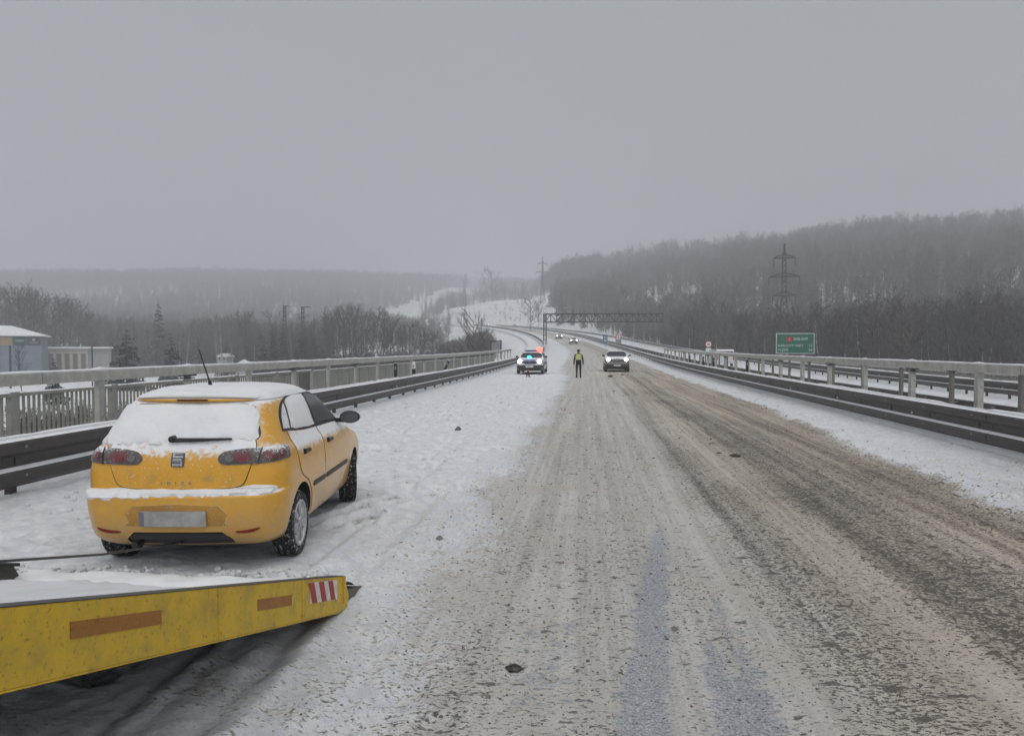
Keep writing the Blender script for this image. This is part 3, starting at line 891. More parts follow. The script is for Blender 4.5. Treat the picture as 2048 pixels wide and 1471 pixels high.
M['glass'] = mat('dark_car_glass', (0.03, 0.034, 0.038), 0.08, 0, 0.1, spec=0.6)
M['glass_snow'] = snowy('frosted_side_glass', (0.25, 0.26, 0.275), 0.4, 0, 0.22, 0.2, 14, 0.9, speck=0.7)
m, n, b = new_mat('tyre_rubber')
co = objco(n)
mk = ramp(n, noise(n, 28, 5, 0.7, co), 0.56, 0.64)
n.links.new(mixc(n, math_(n, 'MULTIPLY', mk, 0.75), (0.018, 0.018, 0.019), (0.7, 0.71, 0.73)), b.inputs['Base Color'])
b.inputs['Roughness'].default_value = 0.8
M['rubber'] = m
M['rim'] = snowy('silver_hubcap', (0.42, 0.43, 0.44), 0.35, 0.35, 0.62, 0.1, 20, 0.8, dirt=(0.2, 0.19, 0.17), speck=0.5)
M['alloy'] = mat('alloy_rim', (0.35, 0.36, 0.37), 0.35, 0.5)

# tyre: tread blocks round the rim of a lathe
def wheel_meshes(r_=0.292, w_=0.19):
    q = MB(); n_ = 54
    prof = [(-w_ / 2 + 0.012, r_ * 0.68), (-w_ / 2, r_ * 0.80), (-w_ / 2 + 0.004, r_ * 0.93), (-w_ / 2 + 0.018, r_ * 0.985), (-w_ * 0.27, r_), (-w_ * 0.24, r_ - 0.009), (-w_ * 0.2, r_), (-0.008, r_ + 0.001), (0, r_ - 0.009), (0.008, r_ + 0.001),
            (w_ * 0.2, r_), (w_ * 0.24, r_ - 0.009), (w_ * 0.27, r_), (w_ / 2 - 0.018, r_ * 0.985), (w_ / 2 - 0.004, r_ * 0.93), (w_ / 2, r_ * 0.80), (w_ / 2 - 0.012, r_ * 0.68)]
    V, Fc = [], []
    for k in range(n_ * 2):
        a = math.pi * k / n_; g = 0.0 if (k // 2) % 2 else 0.008
        for j, (h, rr) in enumerate(prof):
            sk = 0.03 * (h / w_) ** 2 * 4
            rr2 = rr - (g if 3 <= j <= 13 else 0)
            V.append((h, rr2 * math.cos(a + sk), rr2 * math.sin(a + sk)))
    m_ = len(prof)
    for k in range(n_ * 2):
        k2 = (k + 1) % (n_ * 2)
        for j in range(m_ - 1): Fc.append((k * m_ + j, k * m_ + j + 1, k2 * m_ + j + 1, k2 * m_ + j))
    ty = MB().add(V, Fc).mesh('tyre', M['rubber'], 35)
    q = MB().lathe([(w_ / 2 - 0.02, r_ * 0.70), (w_ / 2 - 0.002, r_ * 0.695), (w_ / 2 - 0.006, r_ * 0.63), (w_ / 2 - 0.022, r_ * 0.6), (w_ / 2 - 0.03, 0.10), (w_ / 2 - 0.03, 0.001)], 40)
    q.lathe([(-w_ / 2 + 0.03, r_ * 0.70), (-w_ / 2 + 0.05, 0.05), (-w_ / 2 + 0.05, 0.001)], 28)
    rim = q.mesh('rim', M['rim'], 40)
    q = MB()
    for k in range(7):
        a = 2 * math.pi * k / 7
        for s_ in (-1, 1):
            Rm = Matrix.Rotation(a + s_ * 0.12, 3, 'X')
            P = [Vector((w_ / 2 - 0.03, s_ * 0.006 - 0.012, 0.03)), Vector((w_ / 2 - 0.03, s_ * 0.006 + 0.012, 0.03)), Vector((w_ / 2 - 0.024, 0.018, r_ * 0.64)), Vector((w_ / 2 - 0.024, -0.018, r_ * 0.64))]
            T = [p + Vector((0.024 if i < 2 else 0.012, 0, 0)) for i, p in enumerate(P)]
            q.add([Rm @ p for p in P + T], [(0, 1, 2, 3), (4, 7, 6, 5), (0, 4, 5, 1), (1, 5, 6, 2), (2, 6, 7, 3), (3, 7, 4, 0)])
    q.lathe([(w_ / 2 - 0.03, 0.055), (w_ / 2 - 0.0, 0.05), (w_ / 2 + 0.004, 0.03), (w_ / 2 + 0.004, 0.001)], 20)
    sp_ = q.mesh('spokes', M['rim'], 30)
    hl = MB()
    for k in range(7):
        a = 2 * math.pi * (k + 0.5) / 7
        P = [Vector((w_ / 2 - 0.027, y_, z_)) for y_, z_ in ((-0.03, r_ * 0.34), (0.03, r_ * 0.34), (0.045, r_ * 0.56), (-0.045, r_ * 0.56))]
        Rm = Matrix.Rotation(a, 3, 'X')
        hl.add([Rm @ p for p in P], [(0, 1, 2, 3)])
    hm = hl.mesh('vent_slots', M['black'])
    return ty, rim, sp_, hm
TY, RIM, SPK, SLOT = wheel_meshes()
def wheel(parent, x, y, z, steer=0.0, scl=1.0, simple=False, spin=0.0):
    e_ = bpy.data.objects.new('wheel', TY); e_.location = (x, y, z)
    link(e_, parent)
    sd = 1 if x > 0 else -1
    e_.rotation_euler = (spin, 0, steer + (0 if sd > 0 else math.pi)); e_.scale = (scl,) * 3
    inst('rim', RIM, e_)
    if not simple: inst('spokes', SPK, e_); inst('vent_slots', SLOT, e_)
    return e_

# ---- yellow hatchback
YEL = (0.74, 0.375, 0.028)
M['yellow_door'] = snowy('yellow_door_paint', YEL, 0.32, 0, 0.30, 0.16, 16, 0.62, dirt=(0.42, 0.27, 0.1), var=0.05, scale=3.0, coat=0.5, speck=0.25, damt=0.35, film=(0.40, 0.30, 0.17))
M['yellow'] = snowy('yellow_car_paint', YEL, 0.32, 0, 0.66, 0.12, 16, 0.5, dirt=(0.42, 0.27, 0.1), var=0.05, scale=3.0, coat=0.5, speck=0.14, damt=0.35, film=(0.40, 0.30, 0.17))
M['yellow_gate'] = snowy('yellow_tailgate_paint', YEL, 0.34, 0, 0.40, 0.12, 22, 0.85, dirt=(0.36, 0.24, 0.1), var=0.05, scale=4.0, coat=0.3, speck=0.5, damt=0.5)
TAB = [ # z, rear, front, half width, corner x/y rear, corner x/y front
    (0.19, 0.22, 3.70, 0.66, 0.20, 0.22, 0.20, 0.3), (0.24, 0.13, 3.80, 0.76, 0.22, 0.26, 0.25, 0.35), (0.30, 0.055, 3.88, 0.80, 0.25, 0.30, 0.3, 0.4),
    (0.42, 0.015, 3.94, 0.825, 0.27, 0.32, 0.32, 0.42), (0.54, 0.0, 3.95, 0.838, 0.27, 0.32, 0.34, 0.45), (0.625, 0.0, 3.93, 0.842, 0.26, 0.31, 0.34, 0.45),
    (0.650, 0.012, 3.91, 0.842, 0.25, 0.30, 0.34, 0.45), (0.668, 0.055, 3.90, 0.841, 0.24, 0.28, 0.34, 0.45), (0.680, 0.082, 3.88, 0.840, 0.23, 0.27, 0.34, 0.45), (0.72, 0.085, 3.82, 0.838, 0.22, 0.27, 0.34, 0.45),
    (0.80, 0.085, 3.66, 0.835, 0.21, 0.26, 0.34, 0.5), (0.90, 0.095, 3.25, 0.822, 0.21, 0.26, 0.34, 0.5), (0.97, 0.115, 2.95, 0.800, 0.21, 0.26, 0.3, 0.4), (1.02, 0.145, 2.80, 0.775, 0.21, 0.26, 0.25, 0.3),
    (1.08, 0.185, 2.68, 0.745, 0.20, 0.26, 0.2, 0.3), (1.20, 0.265, 2.47, 0.700, 0.18, 0.26, 0.2, 0.3), (1.32, 0.345, 2.25, 0.648, 0.17, 0.26, 0.2, 0.3), (1.375, 0.385, 2.12, 0.615, 0.17, 0.26, 0.2, 0.3),
    (1.405, 0.43, 2.00, 0.580, 0.2, 0.28, 0.2, 0.3), (1.43, 0.52, 1.88, 0.525, 0.22, 0.3, 0.22, 0.3), (1.448, 0.66, 1.76, 0.44, 0.22, 0.3, 0.22, 0.3), (1.458, 0.85, 1.64, 0.32, 0.16, 0.2, 0.16, 0.2), (1.463, 1.05, 1.5, 0.16, 0.08, 0.1, 0.08, 0.1)]
TAB = [(z, r_, f_, hw + 0.012 * (1 if z < 1.0 else 0), rx * (0.85 if z < 1.0 else 1), ry, fx, fy) for z, r_, f_, hw, rx, ry, fx, fy in TAB]
S = Shell(TAB, 1.9, 3.95, 0.022, 0.12)
zs = sorted(set([round(z, 4) for z in list(np.linspace(0.19, 0.62, 20)) + list(np.linspace(0.625, 0.69, 12)) + list(np.linspace(0.70, 1.40, 42)) + list(np.linspace(1.405, 1.463, 16))]))
car = thing('yellow_hatchback', 'yellow five door hatchback covered in snow, tail towards the viewer', 'car', CAR[0], CAR[1])
bme = S.loft(zs).mesh('body', [M['yellow'], M['black']], True)
ct = MB()
for sx in (-1, 1):
    for yy in (0.68, 3.12):
        P = [(yy + 0.345 * math.cos(a), 0.30 + 0.345 * math.sin(a)) for a in np.linspace(0, 2 * math.pi, 49)[:-1]]
        ct.prism(P, 'x', sx * 0.50, sx * 1.1)
# recess under the bumper for the exhaust side
ct.prism([(-0.43, 0.05), (0.43, 0.05), (0.43, 0.28), (0.36, 0.345), (-0.36, 0.345), (-0.43, 0.28)], 'y', -0.3, 0.16)
bme = bool_cut(bme, ct.mesh('cut', M['black']), 'body')
for p in bme.polygons:
    c_ = p.center
    p.material_index = 0
    for yy in (0.68, 3.12):
        if math.hypot(c_.y - yy, c_.z - 0.30) < 0.352 and abs(c_.x) < 0.90 and (abs(p.normal.x) < 0.5 or abs(c_.x) < 0.52): p.material_index = 1
    if c_.y < 0.17 and abs(c_.x) < 0.435 and c_.z < 0.35 and (p.normal.y < -0.9 and c_.y > 0.12 or abs(p.normal.z) > 0.9 or abs(p.normal.x) > 0.6): p.material_index = 1
    if c_.z < 0.215: p.material_index = 1
bme.polygons.foreach_set('use_smooth', [True] * len(bme.polygons)); bme.set_sharp_from_angle(angle=R(38))
inst('body', bme, car)
# roof snow
def thick(secs):
    o_ = []
    for i, r_ in enumerate(secs):
        c_ = sum(r_, Vector()) / len(r_); k = i / (len(secs) - 1)
        th = 0.004 + 0.034 * min(1, k * 1.3)
        o_.append([p + Vector(((p.x - c_.x) * 0.012, (p.y - c_.y) * 0.01, th + 0.02 * (float(fbm(np.array([p.x * 5 + 3]), np.array([p.y * 5]), 3)[0]) - 0.5) * min(1, k * 3))) for p in r_])
    return o_
S.loft(list(np.linspace(1.392, 1.463, 16)), thick).build('roof_snow', M['carsnow'], car, True)
# tailgate with a shadow gap
G = [(-0.60, 0.985), (-0.545, 0.80), (-0.50, 0.722), (-0.40, 0.697), (-0.2, 0.69), (0, 0.688), (0.2, 0.69), (0.40, 0.697), (0.50, 0.722), (0.545, 0.80), (0.60, 0.985), (0.58, 1.075, 1), (0, 1.09), (-0.58, 1.075, 1)]
def grow(P, d): 
    cx0, cz0 = sum(p[0] for p in P) / len(P), sum(p[1] for p in P) / len(P)
    return [tuple([p[0] + d * (1 if p[0] > cx0 else -1 if p[0] < cx0 else 0), p[1] + d * (1 if p[1] > cz0 else -1)] + list(p[2:])) for p in P]
patch(S.rear, grow(G, 0.006), 0.0015, M['black'], 'tailgate_gap', car)
gate = patch(S.rear, G, 0.006, M['yellow_gate'], 'tailgate', car, 0.04)
# rear window and the snow on it
W = [(-0.60, 1.08), (-0.3, 1.065), (0, 1.06), (0.3, 1.065), (0.60, 1.08), (0.575, 1.22), (0.50, 1.352), (0.25, 1.362), (0, 1.366), (-0.25, 1.362), (-0.50, 1.352), (-0.575, 1.22)]
patch(S.rear, W, 0.004, M['glass'], 'rear_window', car)
rj = random.Random(4)
def jag(P0, P1, k, amp): return [(P0[0] + (P1[0] - P0[0]) * i / k + rj.uniform(-.006, .006), P0[1] + (P1[1] - P0[1]) * i / k + rj.uniform(-amp, amp)) for i in range(k)]
WS = jag((-0.90, 1.03), (-0.1, 1.045), 26, .016) + jag((-0.1, 1.052), (0.60, 1.075), 20, .012) + jag((0.605, 1.09), (0.565, 1.30), 6, .006) + [(0.49, 1.358), (0.2, 1.366), (-0.2, 1.366), (-0.5, 1.358), (-0.62, 1.36), (-0.74, 1.25), (-0.85, 1.12)]
patch(S.rear, WS, 0.014, M['carsnow'], 'rear_window_snow', car, 0.03, lump=0.03, seed=3, sm=2)
# snow on the bumper shelf
BS = [(-0.80, 0.685), (-0.6, 0.69), (-0.47, 0.70), (-0.3, 0.682), (0, 0.678), (0.3, 0.682), (0.47, 0.70), (0.6, 0.722), (0.74, 0.712), (0.80, 0.69)] + jag((0.76, 0.66), (-0.82, 0.615), 44, .014)
patch(S.rear, BS, 0.014, M['carsnow'], 'bumper_snow', car, 0.025, lump=0.024, seed=8, sm=2)
# spoiler lip
q = MB(); secs = []
for i in range(25):
    x = -0.50 + i / 24; k = 1 - abs(x / 0.5) ** 2.2
    y = S.rear(x, 1.385).y - 0.035 * k ** 0.5
    th = 0.003 + 0.040 * k
    secs.append([Vector((x, y, 1.395 - th * 0.5 + 0.012 * k)), Vector((x, y - 0.004, 1.395 + 0.012 * k)), Vector((x, y + 0.16, 1.418 + 0.012 * k)), Vector((x, y + 0.12, 1.36))])
q.loft(secs, True).build('spoiler', M['yellow'], car, True)
q = MB().box((0.0, S.rear(0, 1.385).y - 0.040, 1.398), (0.26, 0.012, 0.016)); q.build('brake_light', mat('dark_red_lens', (0.07, 0.006, 0.006), 0.2), car)
secs = []
for i in range(25):
    x = -0.52 + 1.04 * i / 24; k = max(0.0, 1 - abs(x / 0.52) ** 2.5)
    y = S.rear(x, 1.39).y - 0.032 * k ** 0.5
    hh = (0.004 + 0.022 * k ** 0.7) + 0.012 * k * float(fbm(np.array([x * 8.0]), np.array([2.2]), 3)[0])
    secs.append([Vector((x, y + 0.004, 1.408 + 0.012 * k)), Vector((x, y + 0.006, 1.408 + 0.012 * k + hh * 0.8)), Vector((x, y + 0.09, 1.424 + 0.008 * k + hh)), Vector((x, y + 0.34, 1.40 + 0.06 * k + hh * 0.7)), Vector((x, y + 0.3, 1.38))])
MB().loft(secs, True).build('spoiler_snow', M['carsnow'], car, True)
# tail lamps
M['lens_red'] = snowy('tail_lamp_lens', (0.11, 0.014, 0.018), 0.12, 0, 0.6, 0.1, 40, 0.7, var=0.3, scale=14, speck=0.35, coat=0.5)
M['lens_smoke'] = snowy('smoked_lens', (0.07, 0.055, 0.055), 0.12, 0, 0.6, 0.1, 40, 0.7, var=0.3, scale=14, speck=0.4, coat=0.5)
M['badge_grey'] = mat('lamp_grey', (0.14, 0.135, 0.14), 0.3)
M['lens_amber'] = mat('bright_red_lens', (0.17, 0.018, 0.025), 0.2)
for s_ in (-1, 1):
    Lm = [(0.31, 0.925), (0.325, 0.965), (0.38, 0.99), (0.50, 1.005), (0.64, 1.012), (0.80, 1.016), (0.93, 1.01), (0.965, 0.985), (0.965, 0.93), (0.93, 0.915), (0.80, 0.905), (0.62, 0.893), (0.46, 0.886), (0.35, 0.888)]
    Lm = [(s_ * a, z) for a, z in Lm]
    lp = patch(S.rear, Lm, 0.014, M['lens_smoke'], 'tail_lamp', car, 0.035)
    for (u0, z0, a, b_, k) in ((0.50, 0.945, 0.085, 0.042, 'lens_red'), (0.50, 0.935, 0.04, 0.026, 'lens_amber'), (0.77, 0.957, 0.12, 0.04, 'lens_red'), (0.40, 0.935, 0.035, 0.025, 'badge_grey')):
        patch(S.rear, [(s_ * (u0 + a * math.cos(t)), z0 + b_ * math.sin(t)) for t in np.linspace(0, 2 * math.pi, 13)[:-1]], 0.018 if k != 'lens_amber' else 0.022, M[k], 'lamp_chamber', lp, 0.05, 0.002, 2)
    patch(S.rear, [(s_ * 0.632, 0.89), (s_ * 0.638, 0.89), (s_ * 0.652, 1.012), (s_ * 0.646, 1.012)], 0.022, M['black'], 'lamp_seam', lp, 0.05, 0.002, 0)
    # low reflectors
    patch(S.rear, [(s_ * 0.47, 0.352), (s_ * 0.56, 0.362), (s_ * 0.66, 0.382), (s_ * 0.645, 0.362), (s_ * 0.58, 0.34), (s_ * 0.49, 0.338)], 0.006, mat('reflector_red', (0.22, 0.02, 0.012), 0.25), 'reflector', car, 0.05, 0.004, 3)
    # plate recess flanks
    patch(S.rear, [(s_ * 0.335, 0.57), (s_ * 0.345, 0.57), (s_ * 0.405, 0.45), (s_ * 0.392, 0.45)], 0.003, M['yellow_gate'], 'bumper_crease', car, 0.05, 0.004, 0)
# emblem
M['chrome'] = snowy('chrome_badge', (0.42, 0.43, 0.44), 0.25, 0.6, 0.7, 0.1, 60, 0.9, speck=0.4)
ex, ez = -0.015, 0.925
em = patch(S.rear, [(ex - 0.0533, ez - 0.0430), (ex - 0.0387, ez - 0.0550), (ex + 0.0387, ez - 0.0550), (ex + 0.0533, ez - 0.0430), (ex + 0.0533, ez + 0.0430), (ex + 0.0387, ez + 0.0533), (ex - 0.0387, ez + 0.0533), (ex - 0.0533, ez + 0.0430)], 0.012, mat('badge_field', (0.09, 0.095, 0.10), 0.35), 'badge', car, 0.05, 0.004, 3)
for poly in ([(-0.045, 0.018), (0.048, 0.018), (0.048, 0.034), (-0.028, 0.034), (-0.028, 0.05), (0.048, 0.05), (0.04, 0.058), (-0.048, 0.058), (-0.05, 0.03)],
             [(-0.045, 0.008), (-0.045, -0.006), (0.035, -0.006), (0.045, 0.008)],
             [(-0.048, -0.018), (0.026, -0.018), (0.026, -0.034), (-0.048, -0.034), (-0.048, -0.056), (0.048, -0.056), (0.048, -0.03), (0.045, -0.012), (-0.048, -0.012)]):
    patch(S.rear, [(ex + a * .86, ez + b_ * .86) for a, b_ in poly], 0.017, M['chrome'], 'badge_letter', em, 0.06, 0.002, 0, smooth=False)
for i, ch in enumerate('IBIZA'):
    u = -0.145 + i * 0.058
    p = S.rear(u, 0.738)
    inst('letter', text_mesh(ch, 0.042, M['chrome'], 'letter', depth=0.002), gate, (p.x, p.y - 0.009, 0.738), (math.pi / 2, 0, 0))
# plate
pl_ = inst('number_plate', MB().box((0, 0, 0), (0.53, 0.012, 0.125)).mesh('number_plate', mat('pale_plate', (0.36, 0.35, 0.34), 0.45, 0, 0.2, 9)), car, (-0.015, -0.012, 0.465), (R(4), 0, 0))
MB().box((-0.25, -0.0075, 0), (0.035, 0.004, 0.115)).build('plate_band', mat('plate_blue', (0.16, 0.18, 0.24), 0.4), pl_)
patch(S.rear, [(-0.345, 0.565), (0.345, 0.565), (0.385, 0.43), (0.36, 0.40), (-0.36, 0.40), (-0.385, 0.43)], 0.004, snowy('plate_recess_paint', (0.46, 0.24, 0.04), 0.4, 0, 0.5, 0.12, 25, 0.9, dirt=(0.32, 0.25, 0.15), speck=0.3, damt=0.8), 'plate_recess', car, 0.06, 0.003, 2)
MB().box((0, 0.10, 0.305), (0.80, 0.06, 0.05)).build('diffuser', M['black'], car)
MB().tube([(-0.36, 0.06, 0.235), (-0.36, 0.3, 0.235)], 0.028, 12).build('exhaust_pipe', M['black'], car)
MB().box((0, 1.9, 0.21), (1.25, 2.2, 0.1)).build('underbody', M['black'], car)
# rear wiper
q = MB().tube([(-0.075, S.rear(-0.075, 1.085).y - 0.035, 1.082), (0.12, S.rear(0.12, 1.09).y - 0.04, 1.084), (0.40, S.rear(0.4, 1.095).y - 0.04, 1.09)], [0.019, 0.016, 0.009], 8)
q.lathe([(-0.05, 0.001), (-0.05, 0.026), (0.02, 0.03)], 16, 'y', (-0.085, S.rear(-0.085, 1.09).y - 0.01, 1.09))
q.build('rear_wiper', M['black'], car, 40)
q = MB().tube([(-0.09, 1.0, 1.47), (-0.095, 0.985, 1.535)], [0.022, 0.014], 10).tube([(-0.094, 0.99, 1.52), (-0.118, 0.80, 1.83)], [0.008, 0.004], 6)
q.build('antenna', M['black'], car, 40)
# sides
for s_ in (1, -1):
    sd = S.side(s_)
    FD = [(1.53, 0.30), (1.53, 0.7), (1.53, 1.085, 1), (2.0, 1.075), (2.62, 0.995, 1), (2.66, 0.8), (2.62, 0.45), (2.55, 0.30, 1)]
    RD = [(1.07, 0.30, 1), (1.03, 0.46), (0.90, 0.62), (0.70, 0.72), (0.62, 0.85), (0.62, 1.14, 1), (1.1, 1.105), (1.50, 1.085, 1), (1.50, 0.7), (1.50, 0.30, 1)]
    for nm, P, hy in (('front_door', FD, 1.74), ('rear_door', RD, 0.86)):
        patch(sd, grow(P, 0.005), 0.001, M['black'], nm + '_gap', car, 0.035, 0.004, 4)
        dr = patch(sd, P, 0.006, M['yellow_door'], nm, car, 0.035, 0.004, 4)
        p = sd(hy, 0.905)
        MB().box((p.x + s_ * 0.022, hy, 0.905), (0.022, 0.17, 0.03)).box((p.x + s_ * 0.012, hy - 0.07, 0.905), (0.03, 0.035, 0.045)).build('handle', M['black'], dr)
        a, b_ = (1.56, 2.55) if nm[0] == 'f' else (1.06, 1.47)
        patch(sd, [(a, 0.545), (b_, 0.545), (b_ + 0.03, 0.565), (b_, 0.59), (a, 0.59), (a - 0.03, 0.565)], 0.014, M['black'], 'rub_strip', dr, 0.08, 0.01, 0)
    TRIM = [(0.50, 1.12, 1), (1.0, 1.075), (1.55, 1.055), (2.0, 1.045), (2.46, 1.03, 1), (2.26, 1.19), (2.02, 1.335), (1.72, 1.395), (1.3, 1.402), (0.95, 1.385), (0.70, 1.33), (0.555, 1.24)]
    patch(sd, TRIM, 0.0075, M['black'], 'window_trim', car, 0.05, 0.006, 4)
    q1 = [(0.53, 1.135, 1), (0.70, 1.125, 1), (0.80, 1.34, 1), (0.72, 1.31), (0.60, 1.235)]
    r1 = [(0.745, 1.12, 1), (1.475, 1.08, 1), (1.50, 1.38, 1), (1.2, 1.387), (0.95, 1.37), (0.86, 1.345, 1)]
    f1_ = [(1.55, 1.078, 1), (2.0, 1.065), (2.36, 1.055, 1), (2.21, 1.19), (2.0, 1.315), (1.75, 1.372), (1.55, 1.38, 1)]
    patch(sd, q1, 0.0105, M['glass_snow'], 'quarter_window', car, 0.05, 0.003, 3)
    patch(sd, r1, 0.0105, M['glass_snow'], 'rear_side_window', car, 0.05, 0.003, 3)
    if s_ > 0: patch(sd, [(0.80, 1.112), (1.0, 1.09), (1.45, 1.075), (1.47, 1.2), (1.46, 1.36), (1.2, 1.375), (0.98, 1.36), (0.90, 1.30), (0.82, 1.2)], 0.014, M['carsnow'], 'window_snow', car, 0.05, lump=0.012, seed=5)
    patch(sd, f1_, 0.0105, M['glass'], 'front_side_window', car, 0.05, 0.003, 3)
    # mirror
    q = MB(); c0 = Vector((s_ * 0.93, 2.30, 1.08))
    secs = []
    for i in range(7):
        k = i / 6; rr = math.sin(math.pi * (0.28 + 0.72 * k)) ** 0.6 if k < 1 else 0.02
        secs.append([c0 + Vector((0.115 * rr * math.cos(a), k * 0.13, 0.07 * rr * math.sin(a))) for a in np.linspace(0, 2 * math.pi, 19)[:-1]])
    q.loft(secs, True); q.add(secs[0], [tuple(range(18))])
    q.box((s_ * 0.80, 2.34, 1.045), (0.16, 0.05, 0.045))
    mi_ = q.build('mirror', M['black'], car, 40)
    MB().add([c0 + Vector((0.10 * math.cos(a), -0.003, 0.058 * math.sin(a))) for a in np.linspace(0, 2 * math.pi, 19)[:-1]], [tuple(range(18))]).build('mirror_glass', mat('mirror_glass', (0.10, 0.11, 0.12), 0.08, 0.3), mi_)
patch(S.front, [(-0.62, 1.0), (0, 0.985), (0.62, 1.0), (0.52, 1.36), (0, 1.40), (-0.52, 1.36)], 0.006, M['glass_snow'], 'windscreen', car, 0.08)
for s_ in (-1, 1):
    patch(S.front, [(s_ * 0.42, 0.62), (s_ * 0.72, 0.66), (s_ * 0.80, 0.74), (s_ * 0.6, 0.73), (s_ * 0.45, 0.68)], 0.008, M['rim'], 'headlamp', car, 0.08)
for x, y, st in ((0.735, 0.68, 0), (-0.735, 0.68, 0), (0.735, 3.12, R(16)), (-0.735, 3.12, R(16))):
    wheel(car, x, y, 0.282, st, spin=rnd.uniform(0, 6))
MB().tube([(-0.68, 0.68, 0.27), (0.68, 0.68, 0.27)], 0.05, 10).build('axle', M['black'], car)

# ---------------------------------------------------------------- tow truck bed and cable
M['bed_yellow'] = snowy('tow_bed_paint', (0.52, 0.37, 0.035), 0.5, 0, 0.8, 0.1, 9, 0.4, dirt=(0.20, 0.15, 0.05), var=0.13, scale=3.5, damt=0.5, speck=0.05)
def worn(name, c, dirt, sc=7):
    m, n, b = new_mat(name); co = objco(n)
    k1 = ramp(n, noise(n, sc, 6, 0.7, co), 0.40, 0.70); k2 = ramp(n, noise(n, sc * 7, 5, 0.75, co), 0.56, 0.66)
    n.links.new(mixc(n, math_(n, 'MULTIPLY', k2, 0.65), mixc(n, math_(n, 'MULTIPLY', k1, 0.65), c, dirt), tuple(x * 0.3 for x in dirt)), b.inputs['Base Color'])
    b.inputs['Roughness'].default_value = 0.55
    bump(n, b, noise(n, sc * 9, 4, 0.6, co), 0.2, 0.003)
    return m
M['bed_side'] = worn('worn_yellow_side', (0.66, 0.425, 0.022), (0.34, 0.245, 0.06), 5)
M['bed_rib'] = worn('dark_bed_steel', (0.05, 0.05, 0.048), (0.09, 0.08, 0.06))
M['strip_orange'] = worn('orange_reflective_strip', (0.36, 0.145, 0.02), (0.24, 0.11, 0.03), 9)
bed = thing('tow_truck', 'tilted yellow tow truck bed with its tail resting on the snow', 'tow truck', (-1.7, 5.22, 0.06))
SL = math.atan((1.13 - 0.29) / (5.21 - 2.06))
tilt = Matrix.Rotation(-SL, 4, 'X')
be = bpy.data.objects.new('bed_frame', None)
def bm_pt(x, s_, h):     # s_ distance up the bed from the tail, h above the beam's bottom edge
    return Vector((x, -s_ * math.cos(SL) + h * math.sin(SL) * 0.0, s_ * math.sin(SL) + h / math.cos(SL)))
def bed_box(x0, x1, s0, s1, h0, h1, nm, mtl, parent=bed, taper=None, smooth=False):
    P = [bm_pt(x, s_, h) for x in (x0, x1) for s_, h in ((s0, h0), (s1, h0), (s1, h1), (s0, h1))]
    if taper: P[0] += Vector((0, 0, taper)); P[4] += Vector((0, 0, taper))
    return MB().add(P, [(0, 1, 2, 3), (7, 6, 5, 4), (0, 4, 5, 1), (1, 5, 6, 2), (2, 6, 7, 3), (3, 7, 4, 0)]).build(nm, mtl, parent)
BL = 7.2
# near side beam: outer web, top lip, lower lip, chamfered tail
web = [bm_pt(0, s_, h) for s_, h in ((0.0, 0.235), (-0.10, 0.10), (-0.06, 0.02), (0.10, 0.0), (BL, 0.0), (BL, 0.235))]
web2 = [p + Vector((-0.05, 0, 0)) for p in web]
MB().add(web + web2, [(0, 1, 2, 3, 4, 5), (11, 10, 9, 8, 7, 6)] + [(i, 6 + i, 6 + (i + 1) % 6, (i + 1) % 6) for i in range(6)]).build('side_beam', M['bed_side'], bed)
bed_box(0.002, -0.09, 0.0, BL, 0.2362, 0.239, 'edge_lip', M['bed_rib'])
bed_box(0.003, -0.09, 0.12, BL, -0.008, -0.001, 'edge_lip', M['bed_side'])
bed_box(0.0105, 0.001, 0.0, 0.035, 0.05, 0.235, 'end_plate', M['bed_side'])
w3 = [p + Vector((-2.54, 0, 0)) for p in web]; w4 = [p + Vector((-2.49, 0, 0)) for p in web]
MB().add(w4 + w3, [(0, 1, 2, 3, 4, 5), (11, 10, 9, 8, 7, 6)] + [(i, 6 + i, 6 + (i + 1) % 6, (i + 1) % 6) for i in range(6)]).build('side_beam', M['bed_rib'], bed)
bed_box(-2.55, -2.44, 0.0, 0.20, 0.236, 0.26, 'corner_bracket', M['black'])
# deck
dk_m = worn('scuffed_deck', (0.5, 0.51, 0.53), (0.34, 0.34, 0.35), 2.2)
bed_box(-0.05, -2.49, -0.02, BL, 0.06, 0.085, 'deck', M['bed_rib'])
# snow blanket on the deck, following it with streaks where things slid
ss, xx = np.linspace(-0.05, 5.6, 150), np.linspace(-0.052, -2.485, 70)
XX, SS = np.meshgrid(xx, ss)
hh = 0.122 + 0.05 * (fbm(XX * 3.2 + 4, SS * 1.1 + 2, 4) - 0.5) + 0.03 * (fbm(XX * 12, SS * 0.9, 3) - 0.5)
hh = hh + 0.05 * np.exp(-((SS - 0.1) / 0.22) ** 2) * np.clip(fbm(XX * 5, SS * 5, 3) - 0.3, 0, 1) 
hh = hh + 0.085 * np.exp(-((XX + 0.05) / 0.10) ** 2); hh[0, :] = 0.09; hh[:, -1] = 0.13
me = grid_mesh('deck_snow', XX, -SS * math.cos(SL), SS * math.sin(SL) + hh / math.cos(SL), [snow_mat('deck_snow', 0.6, 7.0, (0.74, 0.755, 0.78))])
inst('deck_snow', me, bed)
# tail flap
q = MB()
fl = [[Vector((x, 0.0, 0.135)), Vector((x, 0.52, 0.012)), Vector((x, 0.52, 0.0)), Vector((x, 0.06, -0.03)), Vector((x, -0.02, 0.05))] for x in (-0.03, -2.51)]
q.loft(fl, True); q.add(fl[0], [(4, 3, 2, 1, 0)]); q.add(fl[1], [(0, 1, 2, 3, 4)])
q.build('tail_flap', worn('steel_flap', (0.12, 0.10, 0.07), (0.07, 0.06, 0.045)), bed)
